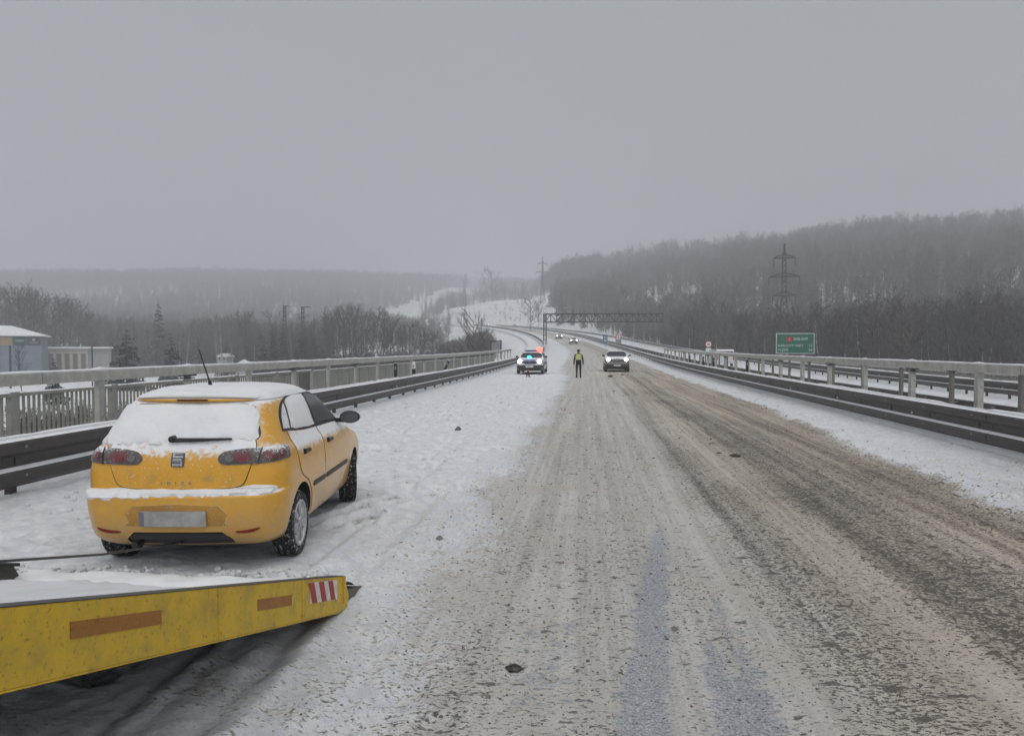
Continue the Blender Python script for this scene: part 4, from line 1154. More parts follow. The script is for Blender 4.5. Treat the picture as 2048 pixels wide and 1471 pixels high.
# snow blown over the flap
ts_, xs2 = np.linspace(0, 1, 16), np.linspace(-0.05, -2.50, 90)
X2, T2 = np.meshgrid(xs2, ts_)
Z2 = 0.14 - T2 * 0.12 + 0.045 * np.sin(T2 * math.pi) * (0.4 + 1.4 * fbm(X2 * 4, T2 * 2, 3)) + 0.01
Z2[0, :] = 0.13; Z2[:, 0] -= 0.012
inst('flap_snow', grid_mesh('flap_snow', X2, -0.02 + T2 * 0.50, Z2, [M['snow']]), bed)
# markings on the side
for s0, s1, h0, h1 in ((2.40, 2.96, 0.115, 0.17), (1.00, 1.47, 0.10, 0.158)):
    bed_box(0.0035, 0.0005, s0, s1, h0, h1, 'reflective_strip', M['strip_orange'])
hz = bed_box(0.0035, 0.0005, 0.17, 0.70, 0.088, 0.215, 'hazard_marking', mat('hazard_white', (0.66, 0.62, 0.58), 0.5, 0, 0.2, 20))
for k in range(3):
    s0 = 0.27 + k * 0.18
    a0, a1 = s0, s0 + 0.09
    P = [bm_pt(x, s_, h) for x in (0.006, 0.004) for s_, h in ((a0, 0.214), (a1, 0.214), (a1 - 0.055, 0.089), (a0 - 0.055, 0.089))]
    MB().add(P, [(0, 1, 2, 3), (7, 6, 5, 4), (0, 4, 5, 1), (1, 5, 6, 2), (2, 6, 7, 3), (3, 7, 4, 0)]).build('red_stripe', worn('hazard_red', (0.40, 0.03, 0.025), (0.25, 0.05, 0.04), 12), hz)
for s0 in (0.82, 1.9, 3.3, 4.4):
    bed_box(0.004, -0.001, s0, s0 + 0.012, 0.004, 0.232, 'weld_seam', M['bed_side'])
bolt = MB().lathe([(0, .001), (0, .008), (-.006, .008)], 8, 'x').mesh('bolt', M['bed_side'])
for s0, h in ((0.055, 0.06), (0.055, 0.19), (0.09, 0.12), (0.80, 0.03), (0.86, 0.03), (1.88, 0.03), (1.95, 0.03)):
    inst('bolt', bolt, bed, bm_pt(0.006, s0, h))
MB().tube([(-0.06, -0.005, 0.10), (-2.48, -0.005, 0.10)], .022, 8).build('hinge_pin', M['bed_rib'], bed)
# cross members and the chassis further up
for k in range(11): bed_box(-0.06, -2.48, 0.45 + k * 0.6, 0.53 + k * 0.6, 0.0, 0.058, 'cross_member', M['bed_rib'])
for x in (-0.75, -1.65):
    bed_box(x, x - 0.10, 0.6, BL, -0.12, 0.018, 'long_member', M['bed_rib'])
    MB().box((x - 0.05, -5.9, 0.78), (0.12, 5.2, 0.24)).build('chassis_rail', M['bed_rib'], bed)
for x in (-0.32, -2.08):
    wheel(bed, x, -5.2, 0.42, 0, 1.5, True)
MB().box((-1.2, -5.2, 0.45), (1.6, 0.14, 0.14)).build('axle', M['bed_rib'], bed)
ca = [Vector((-3.36, 6.12, 0.28)), Vector((-3.28, 4.9, 0.50)), Vector((-3.05, 2.2, 1.13)), Vector((-2.92, -0.2, 1.80))]
o = MB().tube(ca, 0.009, 8).build('winch_cable', mat('steel_cable', (0.06, 0.06, 0.06), 0.5, 0.3), None, True)
tag(o, 'taut dark winch cable running from under the yellow car over the tow bed', 'cable')

# ---------------------------------------------------------------- trees
M['bark'] = mat('dark_bark', (0.075, 0.066, 0.058), 0.9, 0, 0.3, 3)
M['birch'] = mat('pale_birch_bark', (0.42, 0.41, 0.39), 0.8, 0, 0.4, 2)
M['twig'] = mat('bare_twigs', (0.092, 0.077, 0.068), 0.9, 0, 0.25, 0.6)
M['twig2'] = mat('grey_twigs', (0.105, 0.098, 0.095), 0.9, 0, 0.25, 0.6)
M['needle'] = mat('dark_needles', (0.034, 0.045, 0.036), 0.9, 0, 0.3, 0.8)
M['frost'] = mat('snowy_needles', (0.5, 0.52, 0.54), 0.9, 0, 0.15, 0.8)
def rvec(rg, a, spread):
    """unit vector leaning from a"""
    v = Vector((rg.gauss(0, 1), rg.gauss(0, 1), rg.gauss(0, 1))).normalized()
    return (a + v * spread).normalized()
def bare_tree(seed, H, spread=0.30, n1=16, twig=0.045, base=0.22, up=0.75):
    rg = random.Random(seed)
    T, C = MB(), MB()
    lean = Vector((rg.uniform(-0.05, 0.05), rg.uniform(-0.05, 0.05), 1))
    tr = [Vector((0, 0, -0.4))] + [lean * (H * k / 6) + Vector((rg.uniform(-.1, .1), rg.uniform(-.1, .1), 0)) * (k * 0.35) for k in range(1, 7)]
    r0 = 0.011 * H
    T.tube(tr, [r0 * (1 - 0.15 * i) + 0.012 for i in range(7)], 5)
    def at(k):
        i = min(int(k * 6), 5); f_ = k * 6 - i
        return tr[i].lerp(tr[i + 1], f_)
    for i in range(n1):
        k = base + (0.98 - base) * (i + rg.random()) / n1
        p = at(k); a = rg.uniform(0, 2 * math.pi)
        d = Vector((math.cos(a) * (1 - up * 0.6), math.sin(a) * (1 - up * 0.6), up)).normalized()
        L = H * spread * (0.45 + 0.75 * math.sin(math.pi * min(1, (k - base * 0.6) / (1.05 - base * 0.6))) ** 0.8) * rg.uniform(0.75, 1.15)
        p1 = p + d * L * 0.5; p2 = p1 + rvec(rg, d + Vector((0, 0, 0.25)), 0.3) * L * 0.5
        C.tube([p, p1, p2], [0.024 * L + 0.012, 0.015 * L + 0.012, 0.014], 3, cap=False)
        for j in range(6):
            f_ = 0.25 + 0.75 * (j + rg.random()) / 6
            q0 = p.lerp(p1, f_ * 2) if f_ < 0.5 else p1.lerp(p2, f_ * 2 - 1)
            e_ = rvec(rg, d + Vector((0, 0, 0.3)), 0.85); l2 = L * rg.uniform(0.28, 0.5)
            q1 = q0 + e_ * l2
            C.tube([q0, q1], [0.02, 0.012], 3, cap=False)
            for m_ in range(7):
                s0 = q0.lerp(q1, 0.2 + 0.8 * (m_ + rg.random()) / 7)
                t_ = rvec(rg, e_ + Vector((0, 0, 0.15)), 0.9); l3 = l2 * rg.uniform(0.3, 0.6)
                sd = t_.cross(Vector((rg.random() - .5, rg.random() - .5, rg.random() - .5))).normalized() * twig * 0.5
                s1 = s0 + t_ * l3
                C.add([s0 - sd, s0 + sd, s1 + sd * 0.4, s1 - sd * 0.4], [(0, 1, 2, 3)])
    return T, C
def conifer(seed, H, wide=0.20, snow=0.25, gap=0.10):
    rg = random.Random(seed); T, C = MB(), MB()
    T.tube([(0, 0, -0.4), (0, 0, H * 0.5), (0, 0, H)], [0.013 * H, 0.008 * H, 0.01], 6)
    z = H * 0.06
    while z < H * 0.98:
        k = z / H; L = H * wide * (1 - k) ** 0.85 + 0.15
        n_ = 8 if k < 0.7 else 6
        a0 = rg.random() * 6.28
        for i in range(n_):
            a = a0 + 2 * math.pi * i / n_ + rg.uniform(-.25, .25); l = L * rg.uniform(0.5, 1.3)
            o_ = Vector((math.cos(a), math.sin(a), 0)); sd = Vector((-o_.y, o_.x, 0))
            dr = rg.uniform(0.15, 0.42)
            zj = z + rg.uniform(-.45, .45) * H * gap
            P = [Vector((0, 0, zj)) + o_ * (l * f_) + Vector((0, 0, -dr * l * f_ ** 1.4 + 0.12 * l * f_)) for f_ in (0.05, 0.4, 0.75, 1.0)]
            for j in range(3):
                wd = (0.16, 0.2, 0.13, 0.02)
                for kk in range(5):
                    f_ = rg.random(); c_ = P[j].lerp(P[j + 1], f_)
                    w_ = l * (wd[j] * (1 - f_) + wd[j + 1] * f_) * rg.uniform(0.6, 1.3)
                    for sg in (-1, 1):
                        tip = c_ + sd * sg * w_ * 1.5 + o_ * l * 0.14 + Vector((0, 0, -0.10 * l * rg.random()))
                        C.add([c_ - o_ * 0.07 * l, c_ + o_ * 0.10 * l + Vector((0, 0, 0.03 * l)), tip], [(0, 1, 2)], 1 if rg.random() < snow else 0)
                        C.add([c_, c_ + o_ * 0.12 * l, tip + Vector((0, 0, -0.22 * l))], [(0, 1, 2)], 0)
                        C.add([c_ + Vector((0, 0, .05 * l)), c_ + o_ * 0.2 * l + Vector((0, 0, .10 * l * rg.random())), c_ + o_ * 0.1 * l - Vector((0, 0, .3 * l * rg.random()))], [(0, 1, 2)], 0)
        z += H * gap * (1 - 0.45 * k) * rg.uniform(0.8, 1.2)
    return T, C
PROTO = {}
M['hazed'] = mat('haze_grey_twigs', (0.17, 0.165, 0.165), 0.9, 0, 0.25, 0.6)  # twigs of the massed woods paled in colour to stand in for haze
M['hazed2'] = mat('haze_brown_twigs', (0.135, 0.122, 0.115), 0.9, 0, 0.25, 0.6)
M['needle_far'] = mat('haze_paled_needles', (0.075, 0.09, 0.085), 0.9, 0, 0.3, 0.8)  # needles of the massed woods paled likewise, haze put into the colour
for i, (sd, H, sp_, n1, up, bs) in enumerate(((1, 12, 0.30, 16, 0.72, 0.2), (2, 14, 0.25, 18, 0.85, 0.25), (3, 10, 0.36, 15, 0.6, 0.15), (4, 15, 0.22, 18, 0.95, 0.3))):
    T, C = bare_tree(sd, H, sp_, n1, 0.05, bs, up)
    tm = 'birch' if i == 3 else 'bark'
    PROTO['bare%d' % i] = (T.mesh('trunk', M[tm], True, False), C.mesh('crown', M['twig' if i % 2 == 0 else 'twig2'], False, False), H, MB().add(T.v, T.f).add(C.v, C.f, 1).mesh('bare_tree', [M[tm], M['hazed2' if i % 2 == 0 else 'hazed']], False, False))
for i, (sd, H, wd, sn, gp_) in enumerate(((7, 12, 0.17, 0.10, 0.075), (8, 9, 0.27, 0.30, 0.085), (9, 14, 0.15, 0.06, 0.07))):
    T, C = conifer(sd, H, wd, sn, gp_)
    C2 = MB(); C2.v, C2.f, C2.m = T.v + C.v, T.f + [tuple(i_ + len(T.v) for i_ in f) for f in C.f], [0] * len(T.f) + [1 + k for k in C.m]
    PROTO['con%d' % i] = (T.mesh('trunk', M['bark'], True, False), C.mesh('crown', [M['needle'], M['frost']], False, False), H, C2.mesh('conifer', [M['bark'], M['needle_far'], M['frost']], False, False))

def plant(kind, x, y, H, label, name, group, sx=1.0, rz=None, z=None):
    tm, cm, h0, _ = PROTO[kind]
    k = H / h0
    root = thing(name, label, 'tree', (x, y, tz(x, y) if z is None else z), rnd.uniform(0, 6.28) if rz is None else rz, group)
    root.scale = (k * sx, k * sx, k)
    inst('trunk', tm, root); inst('crown', cm, root)
    return root
def by_px(px, Dr):
    a = azi(px); return Dr * math.sin(a), Dr * math.cos(a)
def top_h(px, ytop, Dr, x, y):
    """height a thing at range Dr needs for its top to stand at that row"""
    return EYE + (HZY - ytop) / FOC * Dr * math.cos(math.atan((px - 1024) / FOC)) - tz(x, y)
# wood behind the green sign
prof_px = [1345, 1400, 1450, 1500, 1560, 1620, 1700, 1760, 1830, 1880, 1930, 1990, 2060, 2150]
prof_y = [648, 632, 640, 628, 638, 634, 630, 622, 616, 628, 606, 612, 624, 618]
G1 = 'bare trees behind the opposite carriageway'
for row, (dm, dn) in enumerate(((118, 132), (138, 155))):
    px = 1350 + row * 9
    while px < 2200:
        Dr = rnd.uniform(dm, dn) * (1.25 if px < 1460 else 1.0)
        x, y = by_px(px, Dr)
        yt = np.interp(px, prof_px, prof_y) + rnd.uniform(-6, 26)
        H = max(6, top_h(px, yt, Dr, x, y))
        kd = rnd.choice(['bare0', 'bare1', 'bare2', 'bare3', 'bare1'])
        lk = {'bare0': 'spreading bare tree', 'bare1': 'upright bare tree', 'bare2': 'wide low branched bare tree', 'bare3': 'slim pale trunked birch'}[kd]
        lw = 'between the gantry tip and the round speed sign' if px < 1425 else 'between the round speed sign and the green sign' if px < 1545 else 'straight behind the green sign' if px < 1640 else 'a little right of the green sign' if px < 1790 else 'halfway from the green sign to the picture edge' if px < 1920 else 'at the right edge of the picture'
        plant(kd, x, y, H, ('front row ' if row == 0 else 'back row ') + lk + ' ' + lw, 'bare_tree', G1, rnd.uniform(0.9, 1.3))
        px += rnd.uniform(13, 22)
# row of bare trees beyond the far end of the shoulder railing
G2 = 'bare trees in the valley beyond the railing'
px = 655
lp_, ly = [650, 690, 720, 760, 800, 850, 890], [640, 628, 622, 632, 648, 664, 690]
while px < 900:
    Dr = rnd.uniform(175, 215); x, y = by_px(px, Dr)
    H = max(5, top_h(px, np.interp(px, lp_, ly) + rnd.uniform(-4, 14), Dr, x, y))
    kd = rnd.choice(['bare0', 'bare1', 'bare3', 'bare1'])
    lk = {'bare0': 'spreading bare tree', 'bare1': 'upright bare tree', 'bare3': 'slim pale trunked birch'}[kd]
    lw = 'at the tall end of' if px < 740 else 'in the middle of' if px < 820 else 'at the low end of'
    plant(kd, x, y, H, '%s %s the dense clump beyond the shoulder railing' % (lk, lw), 'bare_tree', G2, rnd.uniform(0.8, 1.1))
    px += rnd.uniform(6, 10)
# wood behind the shop
px = -60
sp2, sy2 = [-60, 0, 60, 110, 150, 190, 240], [596, 594, 588, 600, 616, 650, 668]
while px < 245:
    Dr = rnd.uniform(255, 300); x, y = by_px(px, Dr)
    H = max(5, top_h(px, np.interp(px, sp2, sy2) + rnd.uniform(-4, 18), Dr, x, y))
    kd = rnd.choice(['bare0', 'bare1', 'bare1', 'bare2'])
    lk = {'bare0': 'hazy spreading tree', 'bare1': 'hazy upright tree', 'bare2': 'hazy low branched tree'}[kd]
    lw = 'above the shop roof' if px < 85 else 'above the left half of the garages' if px < 155 else 'above the right half of the garages'
    plant(kd, x, y, H, '%s in the wood %s' % (lk, lw), 'bare_tree', 'bare trees behind the garages', rnd.uniform(0.9, 1.2))
    px += rnd.uniform(7, 12)
# singled-out conifers in the valley
for kind, px, yt, Dr, sx, lab in (
    ('con1', 253, 657, 150, 1.15, 'dark broad pine with snowy tiers beside the flat garages'),
    ('con1', 342, 664, 165, 0.9, 'small dark pine just beyond the railing, right of the broad pine'),
    ('con0', 318, 598, 270, 0.8, 'tall hazy spruce standing above the grey trees behind the small pine'),
    ('con2', 476, 618, 235, 0.9, 'slim hazy spruce behind the car roof, left of the two masts'),
    ('con0', 548, 668, 180, 1.1, 'dark spruce at the foot of the twin masts'),
    ('con0', 527, 676, 185, 1.1, 'low spruce touching the dark spruce near the twin masts'),
    ('con2', 650, 624, 215, 1.0, 'slender spruce at the edge of the bare clump'),
    ('con1', 108, 715, 120, 0.9, 'little pine with snowy boughs in front of the garages')):
    x, y = by_px(px, Dr)
    plant(kind, x, y, max(3.0, top_h(px, yt, Dr, x, y)), lab, 'conifer', None, sx)
for px, yt, Dr, kd, lab in ((948, 641, 96, 'bare2', 'dark crooked bare tree just behind the end of the shoulder railing'), (962, 652, 104, 'bare0', 'thin bare tree beside the crooked one at the bridge end'),
                            (1062, 604, 330, 'bare2', 'round bushy tree beside the gantry column'), (1078, 607, 345, 'bare0', 'bare tree close behind the gantry column'),
                            (985, 546, 760, 'bare2', 'big round tree on the crest of the snowy field'), (930, 556, 780, 'bare1', 'narrow tall tree on the crest of the snowy field'), (44, 698, 120, 'bare1', 'thin young tree in front of the shop wall')):
    x, y = by_px(px, Dr)
    plant(kd, x, y, max(3.0, top_h(px, yt, Dr, x, y)), lab, 'bare_tree', None, 1.5 if 'round' in lab else 0.75)

# masses of wood
def make_forest(name, label, regions, seed, keep=None):
    rg = np.random.RandomState(seed)
    P, S_, Rr, Ix = [], [], [], []
    for (p0, p1, r0, r1, count, kinds, h0, h1) in regions:
        a = rg.uniform(azi(p0), azi(p1), count); r_ = np.sqrt(rg.uniform(r0 ** 2, r1 ** 2, count))
        x, y = r_ * np.sin(a), r_ * np.cos(a)
        D = np.clip(y, 0, 760); t = x - cx_(D)
        ok = ~((t > -15 - D * 0.02) & (t < 25 + D * 0.012))
        if keep is not None: ok &= keep(a, r_, x, y)
        x, y = x[ok], y[ok]
        z = terrain_z(x, y)
        for i in range(len(x)):
            P.append((x[i], y[i], z[i])); S_.append(rg.uniform(h0, h1) / 12.0); Rr.append((rg.uniform(-.05, .05), rg.uniform(-.05, .05), rg.uniform(0, 6.28))); Ix.append(kinds[rg.randint(len(kinds))])
    me = bpy.data.meshes.new(name); me.from_pydata(P, [], [])
    for nm, ty, dat in (('scl', 'FLOAT', S_), ('idx', 'INT', Ix)):
        me.attributes.new(nm, ty, 'POINT').data.foreach_set('value', dat)
    me.attributes.new('rot', 'FLOAT_VECTOR', 'POINT').data.foreach_set('vector', np.array(Rr).reshape(-1))
    o = inst(name, me)
    md = o.modifiers.new('scatter', 'NODES'); md.node_group = SCATTER
    return tag(o, label, kind='stuff')
FC = bpy.data.collections.new('tree_kinds')
for i, k in enumerate(sorted(PROTO)):
    o = bpy.data.objects.new('%02d_kind' % i, PROTO[k][3]); FC.objects.link(o)
    o.scale = (12 / PROTO[k][2],) * 3
KI = {k: i for i, k in enumerate(sorted(PROTO))}      # bare0..3 -> 0..3, con0..2 -> 4..6
ng = bpy.data.node_groups.new('scatter', 'GeometryNodeTree')
ng.interface.new_socket('Geometry', in_out='INPUT', socket_type='NodeSocketGeometry')
ng.interface.new_socket('Geometry', in_out='OUTPUT', socket_type='NodeSocketGeometry')
gi, go = ng.nodes.new('NodeGroupInput'), ng.nodes.new('NodeGroupOutput')
io = ng.nodes.new('GeometryNodeInstanceOnPoints'); ci = ng.nodes.new('GeometryNodeCollectionInfo')
ci.inputs[0].default_value = FC; ci.inputs['Separate Children'].default_value = True; ci.inputs['Reset Children'].default_value = False
def named(nm, ty):
    a = ng.nodes.new('GeometryNodeInputNamedAttribute'); a.data_type = ty; a.inputs[0].default_value = nm
    return [s_ for s_ in a.outputs if s_.enabled and s_.name == 'Attribute'][0]
ng.links.new(gi.outputs[0], io.inputs['Points']); ng.links.new(ci.outputs[0], io.inputs['Instance'])
io.inputs['Pick Instance'].default_value = True
ng.links.new(named('idx', 'INT'), io.inputs['Instance Index'])
ng.links.new(named('rot', 'FLOAT_VECTOR'), io.inputs['Rotation'])
ng.links.new(named('scl', 'FLOAT'), io.inputs['Scale'])
ng.links.new(io.outputs[0], go.inputs[0])
SCATTER = ng
def keep_right(a, r_, x, y):
    # thinner wood low on the slope, where snow shows between the trunks
    thin = (a > azi(1230)) & (a < azi(1520)) & (r_ > 300) & (r_ < 470)
    nzz = fbm(x * 0.012 + 20, y * 0.012 + 20, 3)
    clear = thin & (nzz > 0.40) & (np.random.RandomState(3).rand(len(x)) < 0.72)
    field = (a > azi(1080)) & (a < azi(1172)) & (r_ > 560) & (r_ < 700)
    return ~clear & ~field
make_forest('hillside_forest', 'hazy bare forest covering the big hill beyond the pylon',
            [(1330, 2500, 152, 250, 1500, [0, 1, 2, 3, 1], 8, 12), (1180, 1420, 190, 330, 420, [0, 1, 2, 3], 6, 10), (1110, 2500, 240, 520, 2700, [0, 1, 2, 3, 1, 3, 0, 6], 7, 16), (1100, 2500, 520, 760, 2700, [0, 1, 2, 4, 1, 3, 6], 9, 18), (1100, 2500, 740, 960, 2000, [0, 1, 2, 4, 6, 6], 10, 21),
             (1085, 1200, 700, 900, 420, [0, 1, 2], 13, 19)], 21, keep_right)
def keep_left(a, r_, x, y):
    field = (a > azi(885)) & (a < azi(1072)) & (r_ > 480) & (r_ < 740)
    open_ = (a < azi(430)) & (r_ < 250)
    return ~field & ~open_
make_forest('valley_woods', 'hazy bare woods filling the valley and low ridge behind the yellow car',
            [(180, 660, 200, 420, 1300, [0, 1, 2, 3, 4, 6, 4], 7, 15), (-500, 900, 380, 760, 2400, [0, 1, 2, 1, 4, 6], 9, 15), (-500, 930, 760, 1150, 3000, [0, 1, 2, 4, 6], 9, 19), (880, 1075, 740, 900, 120, [0, 2, 1], 8, 16), (-2600, -480, 270, 1150, 2200, [0, 1, 2, 4, 6], 9, 17)], 31, keep_left)
make_forest('far_forest', 'pale far ridge covered with forest on the horizon',
            [(-500, 1120, 1160, 1420, 4200, [0, 2, 1, 4], 12, 22), (-500, 1120, 1420, 2150, 3500, [0, 2, 1, 4], 17, 26), (-2600, -480, 1400, 2150, 2600, [0, 2, 1, 4], 17, 26)], 41)
# crumbs and clumps of snow and slush on the road
def lump_mesh(name, seed, mtl, n1=5, n2=7):
    rg = random.Random(seed); secs = []
    for i in range(n1):
        t = -math.pi / 2 + math.pi * i / (n1 - 1)
        secs.append([Vector((max(.05, math.cos(t)) * math.cos(a) * rg.uniform(.65, 1.25), max(.05, math.cos(t)) * math.sin(a) * rg.uniform(.65, 1.25), .75 * math.sin(t) * rg.uniform(.8, 1.2))) for a in np.linspace(0, 2 * math.pi, n2 + 1)[:-1]])
    return MB().loft(secs, True).mesh(name, mtl, True)
CC = bpy.data.collections.new('crumb_kinds')
for i, mm in enumerate((M['snow'], M['snow'], mat('tan_slush_crumb', (0.42, 0.385, 0.33), .9, 0, .2), mat('brown_slush_crumb', (0.16, 0.14, 0.115), .8, 0, .25), mat('grey_slush_crumb', (0.33, 0.33, 0.335), .85, 0, .2))):
    CC.objects.link(bpy.data.objects.new('%02d_crumb' % i, lump_mesh('crumb', 60 + i, mm)))
ng2 = SCATTER.copy()
[x for x in ng2.nodes if x.bl_idname == 'GeometryNodeCollectionInfo'][0].inputs[0].default_value = CC
def scatter_crumbs(name, label, t, D, size, idx, flat=0.0):
    z = road_fields(t[None, :], D[None, :])[0][0] + rz_(D)
    me = bpy.data.meshes.new(name); me.from_pydata([tuple(p) for p in np.stack([t, D, z + size * flat], -1)], [], [])
    me.attributes.new('scl', 'FLOAT', 'POINT').data.foreach_set('value', size.astype(np.float32))
    me.attributes.new('idx', 'INT', 'POINT').data.foreach_set('value', idx.astype(np.int32))
    rr = np.random.RandomState(8).uniform(-.5, .5, (len(t), 3)); rr[:, 2] *= 12
    me.attributes.new('rot', 'FLOAT_VECTOR', 'POINT').data.foreach_set('vector', rr.reshape(-1).astype(np.float32))
    o = inst(name, me); o.modifiers.new('scatter', 'NODES').node_group = ng2
    return tag(o, label, kind='stuff')
rg_ = np.random.RandomState(12)
K = 5200
cD = 1 / rg_.uniform(1 / 34.0, 1 / 3.2, K); ct_ = rg_.uniform(-3.2, 5.7, K)
csl = road_fields(ct_[None, :], cD[None, :])[1][0]
cs = rg_.uniform(.003, .0085, K) * (.75 + cD / 12) * np.where(rg_.rand(K) < .04, 1.9, 1.0)
cu_ = rg_.rand(K)
ci_ = np.where(csl > .5, np.where(cu_ < .30, 2, np.where(cu_ < .95, 3, 4)), np.where(cu_ < .6, 0, np.where(cu_ < .78, 4, np.where(cu_ < .9, 2, 3))))
ok_ = ~((ct_ < -1.55) & (cD < 5.6)) & ((csl > .3) | (cu_ < .12))
scatter_crumbs('slush_crumbs', 'loose crumbs of slush and dirty snow strewn over the road', ct_[ok_], cD[ok_], cs[ok_], ci_[ok_], .1)
# ragged crust along the snow strip by the median
K = 300
eD = 1 / rg_.uniform(1 / 60.0, 1 / 8.0, K); et = 4.95 + .5 * sstep(9, 24, eD) + rg_.normal(-.1, .32, K) + .7 * (fbm(4.9 * .8 + 3 + 0 * eD, eD * .5 + 5, 4) - .5)
eu = rg_.rand(K)
scatter_crumbs('slush_crust', 'crust of brown slush lumps along the snow strip by the median', et, eD, rg_.uniform(.005, .018, K) * (.8 + eD / 30), np.where(eu < .22, 3, np.where(eu < .75, 2, 4)), .15)
# broken snow between the tow bed and the car
K = 1300
bu, bv = rg_.uniform(-1.75, 1.3, K), rg_.normal(-.30, .20, K)
bx_ = CAR[0].x + bu * math.cos(CAR[1]) - bv * math.sin(CAR[1]); by_ = CAR[0].y + bu * math.sin(CAR[1]) + bv * math.cos(CAR[1])
scatter_crumbs('broken_snow', 'broken lumps of snow between the tow bed and the yellow car', bx_, by_, rg_.uniform(.008, .028, K) * np.where(rg_.rand(K) < .1, 1.4, 1), np.where(rg_.rand(K) < .9, 0, 4), .2)
K = 260
sx_, sy_ = rg_.uniform(-6.6, -2.0, K), 1 / rg_.uniform(1 / 30., 1 / 7.5, K)
uu, vv = car_local(sx_, sy_); ok_ = ~((np.abs(uu) < .95) & (vv > -.2) & (vv < 4.2))
scatter_crumbs('snow_lumps', 'scattered lumps of snow on the white shoulder', sx_[ok_], sy_[ok_], (rg_.uniform(.01, .03, K) * (.8 + sy_ / 18))[ok_], np.zeros(K, int)[ok_], .2)

# brown scrub below the bridge and on the embankments
T, C = bare_tree(77, 3.0, 0.5, 14, 0.035, 0.02, 0.6)
sc_ = bpy.data.objects.new('07_kind', MB().add(T.v, T.f).add(C.v, C.f, 1).mesh('scrub', [M['bark'], M['twig']], False, False)); sc_.scale = (4, 4, 4); FC.objects.link(sc_)
def keep_scrub(a, r_, x, y):
    D = np.clip(y, 0, 760); t = x - cx_(D)
    return (t < -13 - D * 0.012) | (t > 24.5)
make_forest('scrub', 'brown leafless scrub on the snowy slopes below the bridge',
            [(-400, 640, 24, 75, 460, [7], 1.2, 2.6), (420, 1000, 70, 260, 420, [7], 1.5, 3.2), (880, 1085, 120, 330, 900, [7], 2.0, 4.6), (600, 930, 120, 240, 900, [7], 2.0, 4.4), (1080, 1420, 150, 420, 900, [7], 2.0, 4.5), (1300, 2300, 70, 130, 420, [7], 1.5, 3.5), (880, 1180, 330, 660, 260, [7], 1.0, 2.6)], 51, keep_scrub)

# ---------------------------------------------------------------- oncoming vehicles
M['headlight'] = emis('lit_headlight', (1.0, 0.98, 0.92), 14.0)
M['headlight_far'] = emis('lit_headlight_far', (1.0, 0.98, 0.94), 5.0)
M['blue_lamp'] = emis('lit_blue_strobe', (0.02, 0.42, 1.0), 5.0, (0.05, 0.2, 0.5))
M['red_lamp'] = emis('lit_red_strobe', (1.0, 0.035, 0.025), 9.0, (0.5, 0.05, 0.05))
M['blue_off'] = mat('blue_lamp_cover', (0.02, 0.05, 0.28), 0.2)
M['grille'] = mat('dark_grille', (0.03, 0.03, 0.033), 0.4)
M['bumper'] = mat('dirty_dark_bumper', (0.055, 0.052, 0.05), 0.6)
M['plate'] = mat('white_plate', (0.6, 0.6, 0.6), 0.4)
CARTAB = lambda H, W, hood, L: [
    (0.20, 0.20, L - .20, W - .13, .2, .22, .2, .25), (0.27, 0.10, L - .08, W - .05, .24, .3, .25, .3), (0.42, 0.02, L - .01, W - .01, .26, .3, .3, .34), (0.58, 0.0, L, W, .26, .3, .3, .36), (0.68, 0.01, L - .02, W, .24, .3, .3, .36),
    (hood - .14, 0.04, L - .06, W - .002, .22, .28, .32, .4), (hood - .07, 0.06, L - .14, W - .006, .22, .28, .34, .45), (hood - .02, 0.07, L - .40, W - .015, .22, .28, .34, .45), (hood + .04, 0.09, L - .95, W - .03, .22, .28, .3, .35),
    (hood + .09, 0.11, L - 1.12, W - .05, .2, .26, .2, .2), (H * .82, 0.22, L - 1.55, W - .17, .2, .26, .18, .2), (H * .93, 0.32, L - 1.82, W - .245, .18, .26, .18, .2),
    (H * .965, 0.40, L - 1.98, W - .30, .2, .28, .2, .25), (H * .988, 0.6, L - 2.2, W - .42, .2, .28, .2, .25), (H, 1.0, L - 2.6, W - .64, .1, .2, .1, .2)]
